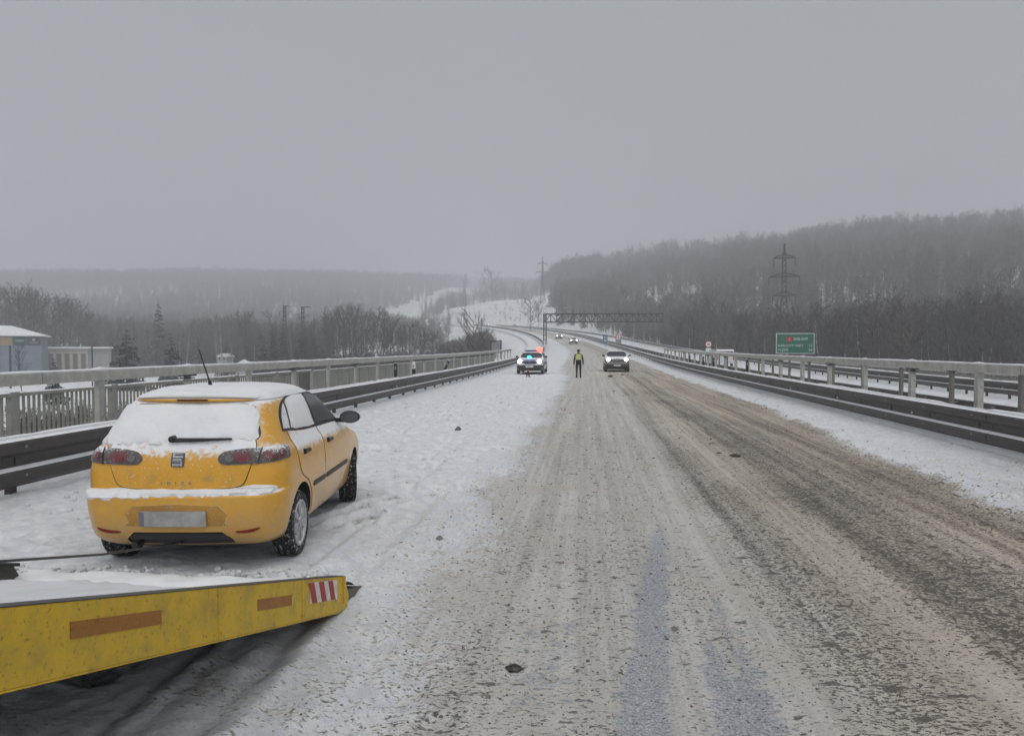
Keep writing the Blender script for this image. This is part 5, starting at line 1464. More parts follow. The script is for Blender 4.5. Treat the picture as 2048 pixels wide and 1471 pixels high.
def road_car(name, label, cat, loc, rz, H, W, hood, L, paint, lamp, police=False, suv=False, snow_roof=True, detail=True, group=None):
    root = thing(name, label, cat, loc, rz, group)
    sh = Shell(CARTAB(H, W, hood, L), L * 0.48, L, 0.05, 0.07, (0.05, 0.14))
    zz = sorted(set([round(z, 4) for z in list(np.linspace(0.20, hood + 0.1, 26 if detail else 14)) + list(np.linspace(hood + 0.12, H * .96, 14 if detail else 8)) + list(np.linspace(H * .965, H, 7 if detail else 4))]))
    bme = sh.loft(zz).mesh('body', [paint, M['black']], True)
    wr = 0.335 if suv else 0.315
    ct = MB()
    for sx in (-1, 1):
        for yy in (0.82, L - 0.86):
            ct.prism([(yy + (wr + .06) * math.cos(a), wr + (wr + .06) * math.sin(a)) for a in np.linspace(0, 2 * math.pi, 33)[:-1]], 'x', sx * (W - 0.34), sx * (W + 0.3))
    if detail: bme = bool_cut(bme, ct.mesh('cut', M['black']), 'body')
    for p in bme.polygons:
        c_ = p.center; p.material_index = 0
        for yy in (0.82, L - 0.86):
            if math.hypot(c_.y - yy, c_.z - wr) < wr + .07 and abs(c_.x) < W + .1 and (abs(p.normal.x) < 0.5 or abs(c_.x) < W - .3): p.material_index = 1
        if c_.z < 0.30: p.material_index = 1
    bme.polygons.foreach_set('use_smooth', [True] * len(bme.polygons)); bme.set_sharp_from_angle(angle=R(38))
    inst('body', bme, root)
    st = 0.09
    a = W - 0.20
    patch(sh.front, [(-a, hood + .12), (0, hood + .10), (a, hood + .12), (a - .12, H * .93), (0, H * .95), (-a + .12, H * .93)], 0.01, M['glass'], 'windscreen', root, st, 0.01, 3)
    for s_ in (-1, 1):
        sd = sh.side(s_)
        patch(sd, [(0.55, hood + .12), (L - 1.55, hood + .10), (L - 1.95, H * .90), (L - 2.3, H * .935), (0.95, H * .93), (0.6, H * .84)], 0.006, M['glass'], 'side_window', root, st * 1.5, 0.005, 3)
        lp = patch(sh.front, [(s_ * (W * .50), hood - .20), (s_ * (W * .80), hood - .17), (s_ * (W * 1.05), hood - .09), (s_ * (W * .98), hood - .05), (s_ * (W * .60), hood - .10), (s_ * (W * .50), hood - .13)], 0.012, M['galv'], 'headlamp', root, st, 0.01, 3)
        pz = hood - .125; u = W * .72
        c_ = sh.front(s_ * u, pz)
        rr = 0.135 if detail else 0.16
        MB().lathe([(-0.03, rr * 0.9), (0.02, rr), (0.05, rr * 0.85), (0.07, rr * .4), (0.075, 0.002)], 16, 'y', c_).build('lamp_lens', lamp, lp, True)
        q = MB(); m0 = Vector((s_ * (W + 0.09), L - 1.62, hood + 0.17))
        q.loft([[m0 + Vector((0.10 * k * math.cos(t), d_, 0.075 * k * math.sin(t))) for t in np.linspace(0, 2 * math.pi, 13)[:-1]] for d_, k in ((0.07, .3), (0.06, .8), (0.0, 1), (-0.09, .95), (-0.1, .2))], True).box(m0 + Vector((-s_ * 0.11, 0, -0.05)), (0.12, 0.05, 0.04))
        q.build('mirror', M['black'], root, 40)
        if detail: patch(sh.front, [(s_ * W * .62, 0.33), (s_ * W * .9, 0.36), (s_ * W * .9, 0.46), (s_ * W * .62, 0.46)], 0.008, M['grille'], 'fog_lamp_recess', root, 0.1, 0.01, 2)
    gr_ = patch(sh.front, [(-W * .46, hood - .10), (W * .46, hood - .10), (W * .40, hood - .30), (-W * .40, hood - .30)], 0.01, M['grille'], 'grille', root, st, 0.01, 2)
    for k in range(4 if detail else 0):
        z_ = hood - .135 - k * .042
        patch(sh.front, [(-W * .40, z_ + .006), (W * .40, z_ + .006), (W * .40, z_ - .006), (-W * .40, z_ - .006)], 0.018, M['galv'] if not police else M['blue_off'], 'grille_bar', gr_, 0.15, 0.004, 0)
    patch(sh.front, [(-W * 1.12, 0.25), (W * 1.12, 0.25), (W * 1.12, 0.56), (W * .6, 0.60), (-W * .6, 0.60), (-W * 1.12, 0.56)], 0.007, M['bumper'], 'front_bumper', root, 0.1, 0.01, 2)
    patch(sh.front, [(-W * .60, 0.42), (W * .60, 0.42), (W * .52, 0.28), (-W * .52, 0.28)], 0.014, M['grille'], 'air_intake', root, 0.12, 0.01, 2)
    c_ = sh.front(0, 0.50)
    inst('number_plate', MB().box((0, 0.02, 0), (0.52, 0.02, 0.115)).mesh('number_plate', M['plate']), root, c_)
    for x in (-1, 1):
        for yy in (0.82, L - 0.86): wheel(root, x * (W - 0.105), yy, wr, 0, wr / 0.292, not detail)
    if snow_roof: pass
    if suv:
        for x in (-1, 1): MB().tube([(x * (W - .31), 0.9, H * .965), (x * (W - .30), 1.2, H * .995), (x * (W - .30), L - 2.5, H * .995), (x * (W - .31), L - 2.3, H * .96)], 0.02, 6).build('roof_rail', M['black'], root)
    if police:
        lb = MB().box((0, L * .44, H + .06), (1.15, 0.28, 0.09)).build('light_bar', M['blue_off'], root)
        MB().box((0, L * .44, H + .005), (0.9, 0.2, 0.05)).build('bar_foot', M['black'], lb)
        MB().lathe([(-0.10, 0.002), (-0.09, 0.17), (0.08, 0.20), (0.18, 0.11), (0.20, 0.002)], 16, 'z', (-0.50, L * .44 + .12, H + .11)).build('red_strobe', M['red_lamp'], lb, True)
        MB().lathe([(-0.06, 0.002), (-0.05, 0.12), (0.07, 0.15), (0.14, 0.08), (0.15, 0.002)], 16, 'z', (0.12, L - 1.22, hood + .10)).build('blue_strobe', M['blue_lamp'], root, True)
        for s_ in (-1, 1):
            sd = sh.side(s_)
            patch(sd, [(0.3, 0.62), (L - .9, 0.62), (L - .9, 0.80), (0.3, 0.80)], 0.004, mat('police_blue', (0.03, 0.08, 0.36), 0.4), 'blue_band', root, 0.2, 0.003, 0)
            patch(sd, [(0.3, 0.52), (L - .9, 0.52), (L - .9, 0.60), (0.3, 0.60)], 0.004, mat('police_yellow', (0.6, 0.55, 0.05), 0.4), 'yellow_band', root, 0.2, 0.003, 0)
        patch(sh.front, [(-W * .72, hood - .055), (W * .72, hood - .055), (W * .72, hood - .005), (-W * .72, hood - .005)], 0.004, mat('police_blue_hood', (0.04, 0.10, 0.40), 0.4), 'hood_band', root, 0.12, 0.003, 0)
    return root
M['car_white'] = snowy('white_car_paint', (0.62, 0.63, 0.65), 0.35, 0, 0.6, 0.15, 8, 0.5, dirt=(0.3, 0.28, 0.25), coat=0.4)
M['car_dark'] = snowy('dark_suv_paint', (0.10, 0.10, 0.095), 0.35, 0.2, 0.75, 0.15, 8, 0.5, dirt=(0.16, 0.14, 0.12), coat=0.4)
M['car_silver'] = snowy('silver_suv_paint', (0.20, 0.20, 0.19), 0.35, 0.3, 0.6, 0.15, 8, 0.5, dirt=(0.16, 0.15, 0.13), coat=0.4)
def face_car(x, y, L): return (x, y + L, float(rz_(y)) + 0.0)      # nose at y, heading towards the viewer
pz = ground_z(-3.9, 54.0)
road_car('police_car', 'police car with lit headlights and flashing red and blue lamps on the shoulder', 'police car', (-3.9, 52.0 + 4.6, pz + 0.02), math.pi + R(-1.0), 1.50, 0.93, 0.98, 4.6, M['car_white'], M['headlight'], police=True)
road_car('suv', 'silver sport utility vehicle with lit headlights driving up beside the walking officer', 'car', (2.12, 58.5 + 4.7, ground_z(2.2, 60)), math.pi + R(0.5), 1.62, 0.94, 1.06, 4.7, M['car_silver'], M['headlight'], suv=True)
p = road_pt(186, 0.4)
road_car('white_car', 'white car coming round the bend, nearer of two in the distance', 'car', (p.x, p.y, p.z + 0.03), math.pi + 0.09, 1.48, 0.90, 0.96, 4.4, M['car_white'], M['headlight_far'], detail=False)
p = road_pt(226, -0.4)
road_car('white_car', 'white car farther up the bend, farther of two in the distance', 'car', (p.x, p.y, p.z + 0.03), math.pi + 0.12, 1.46, 0.90, 0.95, 4.3, M['car_white'], M['headlight_far'], detail=False)
p = road_pt(452, -1.0)
road_car('distant_car', 'tiny car with lit headlights far up the climbing road', 'car', (p.x, p.y, p.z + 0.03), math.pi + 0.33, 1.46, 0.90, 0.95, 4.3, M['car_white'], M['headlight_far'], detail=False)
p = road_pt(440, 14.0, -0.35)
road_car('distant_car', 'tiny dark car on the opposite carriageway far up the hill', 'car', (p.x, p.y, p.z + 0.05), 0.31, 1.46, 0.90, 0.95, 4.3, M['car_dark'], M['galv'], detail=False)
# van whose roof shows over the median railing
def van(loc, rz):
    root = thing('white_van', 'white van on the opposite carriageway, only its roof above the railing', 'van', loc, rz)
    root.scale = (1, 1, .87)
    pr = [(-2.6, .35), (2.3, .35), (2.5, .6), (2.45, .95), (1.75, 1.12), (1.05, 1.92), (.7, 2.0), (-2.45, 2.02), (-2.6, 1.9)]
    secs = [[Vector((x * (1 if z < 1.1 else .9), y, z)) for y, z in pr] for x in (-.95, -.93, .93, .95)]
    q = MB().loft(secs, True); q.add(secs[0], [tuple(range(9))]); q.add(secs[-1], [tuple(range(8, -1, -1))])
    q.build('body', M['car_white'], root)
    MB().add([(-.8, 1.74, 1.18), (.8, 1.74, 1.18), (.74, 1.1, 1.9), (-.74, 1.1, 1.9)], [(0, 1, 2, 3)]).build('windscreen', M['glass'], root)
    for x in (-1, 1): MB().box((x * .91, .75, 1.45), (.012, 1.0, .5)).build('side_window', M['glass'], root)
    MB().box((0, -2.61, 1.5), (1.5, .02, .5)).build('rear_window', M['glass'], root)
    for x in (-1, 1): MB().box((x * .82, -2.62, .95), (.12, .02, .4)).build('tail_lamp', M['red'], root)
    for x in (-.82, .82):
        for y in (-1.7, 1.6): wheel(root, x, y, .33, 0, 1.12, True)
p = road_pt(84, 14.0, -0.33)
van((p.x, p.y, p.z), R(2))

# ---------------------------------------------------------------- walking officer
M['cloth'] = mat('black_cloth', (0.012, 0.013, 0.016), 0.85, 0, 0.3, 12)
M['skin'] = mat('skin', (0.45, 0.28, 0.21), 0.6)
M['hivis'] = mat('yellow_green_vest', (0.52, 0.56, 0.10), 0.6, 0, 0.15, 14)
M['refl'] = mat('reflective_tape', (0.62, 0.64, 0.64), 0.4)
def skin_mesh(name, verts, edges, radii, root=0, sub=2):
    me = bpy.data.meshes.new(name); me.from_pydata(verts, edges, [])
    o = bpy.data.objects.new(name, me); col.objects.link(o)
    md = o.modifiers.new('skin', 'SKIN'); md.use_smooth_shade = True
    sv = me.skin_vertices[0].data
    for i, r_ in enumerate(radii): sv[i].radius = r_ if isinstance(r_, tuple) else (r_, r_); sv[i].use_root = (i == root)
    ms = o.modifiers.new('sub', 'SUBSURF'); ms.levels = ms.render_levels = sub
    dg = bpy.context.evaluated_depsgraph_get(); dg.update()
    r_ = bpy.data.meshes.new_from_object(o.evaluated_get(dg)); bpy.data.objects.remove(o)
    r_.name = name
    return r_
def person(loc, rz):
    root = thing('person', 'person in black clothing and a yellow green vest walking up the road', 'person', loc, rz)
    V = [(0, 0, .98), (0, .01, 1.12), (0, .0, 1.30), (0, -.01, 1.44), (0, .0, 1.53), (0, .02, 1.60), (0, .02, 1.68), (0, .015, 1.76),   # 0-7 pelvis..crown
         (.10, 0, .93), (.115, .06, .52), (.125, .03, .10), (.135, .17, .045),            # 8-11 right leg
         (-.10, 0, .93), (-.115, -.04, .52), (-.125, -.12, .11), (-.13, .02, .045),       # 12-15 left leg
         (.19, 0, 1.42), (.265, -.02, 1.14), (.29, .05, .90), (.292, .07, .82),           # 16-19 right arm
         (-.19, 0, 1.42), (-.27, -.03, 1.14), (-.285, .03, .90), (-.286, .05, .82)]
    E_ = [(0, 1), (1, 2), (2, 3), (3, 4), (4, 5), (5, 6), (6, 7), (0, 8), (8, 9), (9, 10), (10, 11), (0, 12), (12, 13), (13, 14), (14, 15), (3, 16), (16, 17), (17, 18), (18, 19), (3, 20), (20, 21), (21, 22), (22, 23)]
    Rd = [(.17, .125), (.165, .12), (.185, .13), (.15, .10), .06, .075, .092, .06, .105, .072, .055, .045, .105, .072, .055, .045, .075, .06, .045, .035, .075, .06, .045, .035]
    n0 = len(V)
    for s_, wr, hand in ((1, 19, None), (-1, 23, None)):
        w0 = Vector(V[wr])
        for k, (dx, dy, l) in enumerate(((.0, .028, .085), (.0, .010, .095), (.0, -.008, .088), (.0, -.025, .07), (-s_ * .03, .03, .055))):
            a = w0 + Vector((dx * .4, dy, -.045 if k < 4 else -.01)); b_ = a + Vector((dx * .4, .012, -l * .55)); c_ = b_ + Vector((-s_ * .012, .016, -l * .45))
            i = len(V); V += [tuple(a), tuple(b_), tuple(c_)]; Rd += [.011, .0095, .008]; E_ += [(wr, i), (i, i + 1), (i + 1, i + 2)]
    me = skin_mesh('body', V, E_, Rd)
    for m_ in (M['cloth'], M['skin']): me.materials.append(m_)
    for p in me.polygons:
        z, y = p.center.z, p.center.y
        p.material_index = 1 if ((1.56 < z < 1.68 and y > .02) or (z < .835 and abs(p.center.x) > .24)) else 0
    inst('body', me, root)
    # knitted cap, face, shoes, vest
    def ell(c, r_, n1=16, n2=10, lo=-1.0):
        q = MB(); secs = []
        for i in range(n2 + 1):
            t = math.asin(lo) + (math.pi / 2 - math.asin(lo)) * i / n2
            secs.append([Vector((c[0] + r_[0] * math.cos(t) * math.cos(a), c[1] + r_[1] * math.cos(t) * math.sin(a), c[2] + r_[2] * math.sin(t))) for a in np.linspace(0, 2 * math.pi, n1 + 1)[:-1]])
        return q.loft(secs, True)
    hd = ell((0, .02, 1.665), (.082, .10, .125)).build('head', M['skin'], root, True)
    ell((0, .015, 1.69), (.092, .108, .115), lo=-.35).build('cap', M['cloth'], root, True)
    for x in (-.035, .035): ell((x, .112, 1.675), (.012, .008, .008), 8, 6).build('eye', M['black'], hd, True)
    MB().prism([(-.014, 1.635), (.014, 1.635), (.006, 1.68), (-.006, 1.68)], 'y', .10, .14).build('nose', M['skin'], hd)
    MB().box((0, .113, 1.605), (.045, .012, .01)).build('mouth', M['red'], hd)
    for x in (-.085, .085): ell((x, .01, 1.655), (.012, .022, .032), 8, 6).build('ear', M['skin'], hd, True)
    vs_ = []
    for z, a, b_ in ((1.13, .192, .152), (1.2, .196, .155), (1.30, .21, .158), (1.40, .205, .145), (1.47, .16, .12), (1.50, .10, .09)):
        vs_.append([Vector((a * math.copysign(abs(math.cos(t)) ** .8, math.cos(t)), b_ * math.copysign(abs(math.sin(t)) ** .8, math.sin(t)), z)) for t in np.linspace(0, 2 * math.pi, 29)[:-1]])
    v_ = MB().loft(vs_, True).build('vest', M['hivis'], root, True)
    for z, a, b_ in ((1.19, .2, .159), (1.28, .212, .163)):
        MB().loft([[Vector((a * math.copysign(abs(math.cos(t)) ** .8, math.cos(t)), b_ * math.copysign(abs(math.sin(t)) ** .8, math.sin(t)), z + dz)) for t in np.linspace(0, 2 * math.pi, 29)[:-1]] for dz in (0, .035)], True).build('reflective_band', M['refl'], v_, True)
    for x, y in ((.135, .11), (-.13, -.04)):
        ell((x, y, .045), (.055, .14, .06), 12, 8).build('shoe', M['black'], root, True)
person((-0.62, 48.6, ground_z(-0.62, 48.6) - 0.005), R(4))

# folded warning stand in front of the police car
root = thing('warning_stand', 'small folding stand with crossed legs on the snow before the police car', 'stand', (-3.72, 47.6, ground_z(-3.72, 47.6)))
for a in (-1, 1):
    MB().box((0, 0, .27), (.05, .04, .62), Matrix.Rotation(a * .42, 3, 'Y')).build('leg', M['black'], root)
MB().box((0, .12, .22), (.045, .04, .5), Matrix.Rotation(-.45, 3, 'X')).build('leg', M['black'], root)
MB().box((0, 0, .40), (.14, .06, .08)).build('hinge', M['red'], root)

# clods of dirty ice lying about
def clod(x, y, r_, label, c, sq=0.7, sink=0.25):
    q = MB(); rg = random.Random(int(abs(x * 1000))); secs = []
    for i in range(8):
        t = -math.pi / 2 + math.pi * i / 7
        secs.append([Vector((math.cos(t) * math.cos(a) * r_ * rg.uniform(.72, 1.2), math.cos(t) * math.sin(a) * r_ * rg.uniform(.72, 1.2), math.sin(t) * r_ * sq * rg.uniform(.85, 1.15))) for a in np.linspace(0, 2 * math.pi, 13)[:-1]])
    q.loft(secs, True)
    o = q.build('ice_clod', snowy('dirty_ice', c, 0.7, 0, 1.4, 0.1, 30, 0.3, dirt=(0.25, 0.23, 0.2)), None, 60, (x, y, ground_z(x, y) + r_ * sq * (1 - sink) * .5))
    tag(o, label, 'ice clod', 'clods of dirty ice on the road')
clod(-2.9, 17.0, .07, 'round grey clod of ice alone on the white shoulder', (0.12, 0.12, 0.125), .9)
clod(-.44, 4.52, .05, 'black clod pressed into the slush nearest the viewer', (0.035, 0.03, 0.025), .35)
clod(2.57, 13.8, .095, 'dark lump of dirty slush in the right wheel track', (0.06, 0.05, 0.04), .35)
clod(2.36, 14.2, .05, 'smaller dark lump beside the one in the wheel track', (0.06, 0.05, 0.04), .35)
clod(1.42, 50.0, .17, 'dark clod on the road between the officer and the silver vehicle', (0.06, 0.055, 0.05), .6)
clod(2.3, 53.0, .12, 'dark clod right in front of the silver vehicle', (0.07, 0.06, 0.05), .5)
clod(-1.45, 7.4, .035, 'tiny grey pebble of ice on the shoulder near the tow bed', (0.2, 0.2, 0.21), .8)

# ---------------------------------------------------------------- signs
M['green'] = mat('green_sign', (0.012, 0.13, 0.075), 0.45, 0, 0.15, 2)
M['sign_blue'] = mat('blue_sign', (0.035, 0.12, 0.34), 0.45, 0, 0.1, 2)
M['letter'] = mat('sign_white', (0.62, 0.66, 0.64), 0.5)
M['sign_back'] = mat('sign_grey_back', (0.25, 0.26, 0.27), 0.5, 0.3)
Ys = 86.0
a0, a1 = aty(1553, 666, Ys), aty(1628, 707, Ys)
Wd, Ht = a1.x - a0.x, a0.z - a1.z
sg = thing('direction_sign', 'green motorway direction sign listing KARLOVY VARY and PLZEŇ', 'road sign', ((a0.x + a1.x) / 2, Ys, -2.0), R(-6))
zc = (a0.z + a1.z) / 2 + 2.0
MB().box((0, .04, zc), (Wd, .06, Ht)).build('border', M['letter'], sg)
pn = MB().box((0, -.004, zc), (Wd - .16, .03, Ht - .16)).build('face', M['green'], sg)
def put(s_, x, z, sz, al='LEFT', m_='letter', par=pn): inst('lettering', text_mesh(s_, sz, M[m_], 'lettering', al), par, (x, -.024, z), (math.pi / 2, 0, 0))
L_ = -Wd / 2 + .22
bx = MB().box((-.62, -.022, zc + Ht * .21), (.62, .01, .42)).build('route_shield', M['red'], pn)
put('6', -.62, zc + Ht * .21 - .0, .42, 'CENTER')
put('E48-E49', -.18, zc + Ht * .21, .44)
put('KARLOVY VARY', L_, zc - Ht * .11, .36)
put('12', Wd / 2 - .22, zc - Ht * .11, .38, 'RIGHT')
put('PLZEŇ', L_, zc - Ht * .32, .36)
put('84', Wd / 2 - .22, zc - Ht * .32, .38, 'RIGHT')
for x in (-.85, .95): MB().box((x, .12, zc - Ht * .5 - 2.2), (.16, .12, 6.0)).build('post', M['galv'], sg)
def panel_sign(px0, py0, px1, py1, Y, mtl, label, marks=(), foot=4.0):
    a, b_ = aty(px0, py0, Y), aty(px1, py1, Y)
    zc_ = (a.z + b_.z) / 2
    gz = max(zc_ - foot, -6)
    r_ = thing('road_sign', label, 'road sign', ((a.x + b_.x) / 2, Y, gz))
    w_, h_ = b_.x - a.x, a.z - b_.z
    f_ = MB().box((0, 0, zc_ - gz), (w_, .05, h_)).build('face', M[mtl], r_)
    for (x, z, ww, hh, mm) in marks: MB().box((x * w_, -.03, zc_ - gz + z * h_), (ww * w_, .012, hh * h_)).build('mark', M[mm], f_)
    MB().box((0, .06, (zc_ - gz - h_ / 2) / 2), (.09, .06, zc_ - gz - h_ / 2 + .3)).build('post', M['galv'], r_)
    return r_
panel_sign(1206, 670, 1215, 686, 165, 'sign_blue', 'small blue motorway sign on the median by the bend', ((0, .0, .55, .62, 'letter'), (0, .0, .14, .64, 'sign_blue'), (0, .05, .6, .12, 'sign_blue')), 3.2)
panel_sign(1323, 668, 1341, 692, 265, 'sign_blue', 'larger pale blue sign beside the opposite carriageway below the gantry tip', ((0, .2, .6, .08, 'letter'), (0, .02, .6, .08, 'letter'), (0, -.2, .5, .08, 'letter')), 5)
# warning triangle over a plate
Yt = 128
c_ = aty(1237, 672, Yt); gz = float(rz_(Yt)) - .3
r_ = thing('warning_sign', 'triangular warning sign above a small plate on the median', 'road sign', (c_.x, Yt, gz))
h = c_.z - gz
t_ = MB().prism([(-.62, h - .38), (.62, h - .38), (0, h + .68)], 'y', 0, .04).build('triangle', M['red'], r_)
MB().prism([(-.42, h - .27), (.42, h - .27), (0, h + .46)], 'y', -.012, -.002).build('triangle_field', M['white'], t_)
MB().prism([(-.05, h - .2), (.05, h - .2), (.04, h + .16), (-.04, h + .16)], 'y', -.022, -.013).build('symbol', M['black'], t_)
MB().box((0, .02, h - .85), (.95, .05, .66)).build('plate', M['sign_back'], r_)
MB().box((0, .06, h / 2 - .4), (.08, .06, h - .3)).build('post', M['galv'], r_)
# round speed limit with a plate
Yr_ = 92
c_ = aty(1417, 688, Yr_)
r_ = thing('speed_sign', 'round speed limit sign above a small plate beyond the opposite carriageway', 'road sign', (c_.x, Yr_, -.4))
h = c_.z + .4
d1 = MB().lathe([(0, .001), (0, .40), (.04, .40), (.04, .001)], 28, 'y', (0, 0, h)).build('disc', M['red'], r_, 40)
MB().lathe([(-.012, .001), (-.012, .31), (-.002, .31)], 28, 'y', (0, 0, h)).build('disc_field', M['white'], d1, 40)
inst('lettering', text_mesh('80', .34, M['black']), d1, (0, -.02, h), (math.pi / 2, 0, 0))
MB().box((0, .02, h - .62), (.62, .04, .32)).build('plate', M['white'], r_)
MB().box((0, .06, h / 2 - .2), (.07, .05, h)).build('post', M['galv'], r_)

# ---------------------------------------------------------------- sign gantry
Yg = 182.0
l0, l1 = aty(1090, 628, Yg), aty(1325, 634, Yg)
gb = float(rz_(Yg)) - .4
gn = thing('gantry', 'dark lattice gantry reaching over the road from one column', 'gantry', (l0.x, Yg, gb))
Lg = l1.x - l0.x; zt = l0.z - gb; zb = zt - 1.9
colm = MB()
for sx in (-.28, .28):
    colm.box((sx, 0, zt / 2 + .05), (.26, .6, zt + .1))
for k in range(7): colm.box((0, 0, .5 + k * zt / 7), (.5, .10, .12))
colm.build('column', M['steel'], gn)
for (y, z) in ((-.55, zt), (.55, zt), (-.55, zb), (.55, zb)):
    MB().box((Lg / 2, y, z), (Lg + .3, .2, .26)).build('chord', M['steel'], gn)
nb = 20; dx = Lg / nb
br_m = MB().box((0, 0, 0), (math.hypot(dx, 1.9), .1, .14)).mesh('brace', M['steel'])
vt_m = MB().box((0, 0, 0), (.13, .12, 1.9)).mesh('upright', M['steel'])
ct_m = MB().box((0, 0, 0), (.08, 1.1, .08)).mesh('cross_tie', M['steel'])
for k in range(nb + 1):
    for y in (-.55, .55): inst('upright', vt_m, gn, (k * dx, y, (zt + zb) / 2))
    inst('cross_tie', ct_m, gn, (k * dx, 0, zb)); inst('cross_tie', ct_m, gn, (k * dx, 0, zt))
    if k < nb:
        for y in (-.55, .55): inst('brace', br_m, gn, ((k + .5) * dx, y * 1.0, (zt + zb) / 2), (0, (1 if k % 2 else -1) * math.atan2(1.9, dx), 0))
MB().box((Lg / 2, 0, zb + .1), (Lg, .9, .05)).build('walkway', M['steel'], gn)
for k, x in enumerate((.10, .24, .30, .42, .52, .63, .68, .79, .83, .90)):
    MB().box((x * Lg, -.62, zt + .35), (.12, .1, 1.1)).box((x * Lg + .25, -.62, zt - .35), (.5, .25, .45)).build('equipment_bracket', M['steel'], gn)

# ---------------------------------------------------------------- power line
def lattice(q, z0, w0, z1, w1, bays, th):
    for sx in (-1, 1):
        for sy in (-1, 1): q.tube([(sx * w0, sy * w0, z0), (sx * w1, sy * w1, z1)], th, 4)
    for k in range(bays):
        a, b_ = k / bays, (k + 1) / bays
        za, zb_ = z0 + (z1 - z0) * a, z0 + (z1 - z0) * b_; wa, wb = w0 + (w1 - w0) * a, w0 + (w1 - w0) * b_
        for f_ in range(4):
            c0, s0 = round(math.cos(f_ * math.pi / 2)), round(math.sin(f_ * math.pi / 2))
            P = lambda u, w_, z: (c0 * w_ - s0 * u * w_, s0 * w_ + c0 * u * w_, z)
            q.tube([P(-1, wa, za), P(1, wb, zb_)], th * .6, 3); q.tube([P(1, wa, za), P(-1, wb, zb_)], th * .6, 3)
def pylon(px, ytop, Dr, H, label, arms, th, rz, bw=2.0):
    x, y = by_px(px, Dr)
    ztop = EYE + (HZY - ytop) / FOC * Dr * math.cos(math.atan((px - 1024) / FOC))
    r_ = thing('pylon', label, 'pylon', (x, y, ztop - H), rz)
    q = MB(); lattice(q, 0, bw, H * .55, .75, 9, th); q.build('tower_base', M['pylon'], r_)
    q = MB(); lattice(q, H * .55, .75, H * .93, .42, 9, th); q.build('tower_shaft', M['pylon'], r_)
    MB().tube([(0, 0, H * .92), (0, 0, H)], th * 1.6, 6).box((0, 0, H * .97), (.5, .5, .4)).build('peak', M['pylon'], r_)
    ends = []
    for (f_, w_) in arms:
        z = H * f_
        for s_ in (-1, 1):
            q = MB()
            q.tube([(0, -.4, z), (s_ * w_, 0, z)], th, 4).tube([(0, .4, z), (s_ * w_, 0, z)], th, 4).tube([(0, 0, z + 1.1), (s_ * w_ * .55, 0, z + .7), (s_ * w_, 0, z)], th, 4)
            for k in range(1, 4): q.tube([(s_ * w_ * k / 4, 0, z), (s_ * w_ * (k - .5) / 4, 0, z + .9 - .18 * k)], th * .6, 3)
            q.build('cross_arm', M['pylon'], r_)
            MB().lathe([(0, .05), (-.3, .17), (-.6, .07), (-1.0, .17), (-1.4, .07), (-1.8, .17), (-2.2, .07), (-2.6, .15), (-2.7, .02)], 8, 'z', (s_ * w_, 0, z)).build('insulator', M['pylon'], r_)
            m4 = Matrix.Rotation(rz, 4, 'Z')
            ends.append(Vector((x, y, ztop - H)) + (m4 @ Vector((s_ * w_, 0, z - 2.7))))
    return r_, ends
_, E1 = pylon(1567, 488, 250, 38, 'tall lattice power pylon with three pairs of arms before the hill', ((.885, 3.1), (.735, 4.4), (.585, 3.2)), .19, R(-15))
_, E2 = pylon(1085, 514, 620, 46, 'faint lattice pylon on the snowy slope behind the gantry', ((.88, 4.0), (.73, 5.5)), .16, R(20), 2.4)
for i, e_ in enumerate(E1):
    lab = ('upper', 'upper', 'middle', 'middle', 'lower', 'lower')[i] + (' near' if i % 2 else ' far') + ' side wire running from the tall pylon across the hill'
    other = Vector((e_.x + 260, e_.y + 90 + (8 if i % 2 else 0), e_.z + 6))
    pts = [e_.lerp(other, k / 14) - Vector((0, 0, 20 * (k / 14) * (1 - k / 14))) for k in range(15)]
    o = MB().tube(pts, .035, 4).build('power_wire', M['steel']); tag(o, lab, 'wire', 'power wires of the tall pylon')
def mast(px, ytop, Dr, label, H=15, bar=1.6):
    x, y = by_px(px, Dr); zt_ = EYE + (HZY - ytop) / FOC * Dr * math.cos(math.atan((px - 1024) / FOC))
    r_ = thing('mast', label, 'mast', (x, y, zt_ - H), 0.0)
    q = MB(); lattice(q, -2, .5, H, .32, 14, .07); q.build('tower', M['steel'], r_)
    MB().box((bar * .3, 0, H), (bar, .3, .25)).build('cross_arm', M['steel'], r_)
    MB().box((0, 0, H - 3.0), (.9, .5, .5)).build('equipment', M['steel'], r_)
mast(570, 612, 240, 'hazy steel mast, left one of the pair in the valley')
mast(606, 614, 235, 'hazy steel mast with a longer arm, right one of the pair in the valley', bar=2.6)
mast(1030, 564, 720, 'faint pole on the hilltop, left one of two', 20, 3.5)
mast(1044, 566, 720, 'faint pole on the hilltop, right one of two', 20, 3.5)
# sign portal standing below the road at the bridge end
x, y = by_px(992, 112); 
r_ = thing('sign_portal', 'dark box frame standing below the road at the bridge end', 'frame', (x, y, tz(x, y) - .5))
zt_ = EYE + (HZY - 682) / FOC * 110 - r_.location.z
for sx in (-.72, .72): MB().box((sx, 0, zt_ / 2), (.16, .16, zt_)).build('post', M['steel'], r_)
MB().box((0, 0, zt_), (1.75, .25, .18)).build('beam', M['steel'], r_)
MB().box((0, .05, zt_ - .95), (1.28, .06, 1.5)).build('board', M['sign_back'], r_)

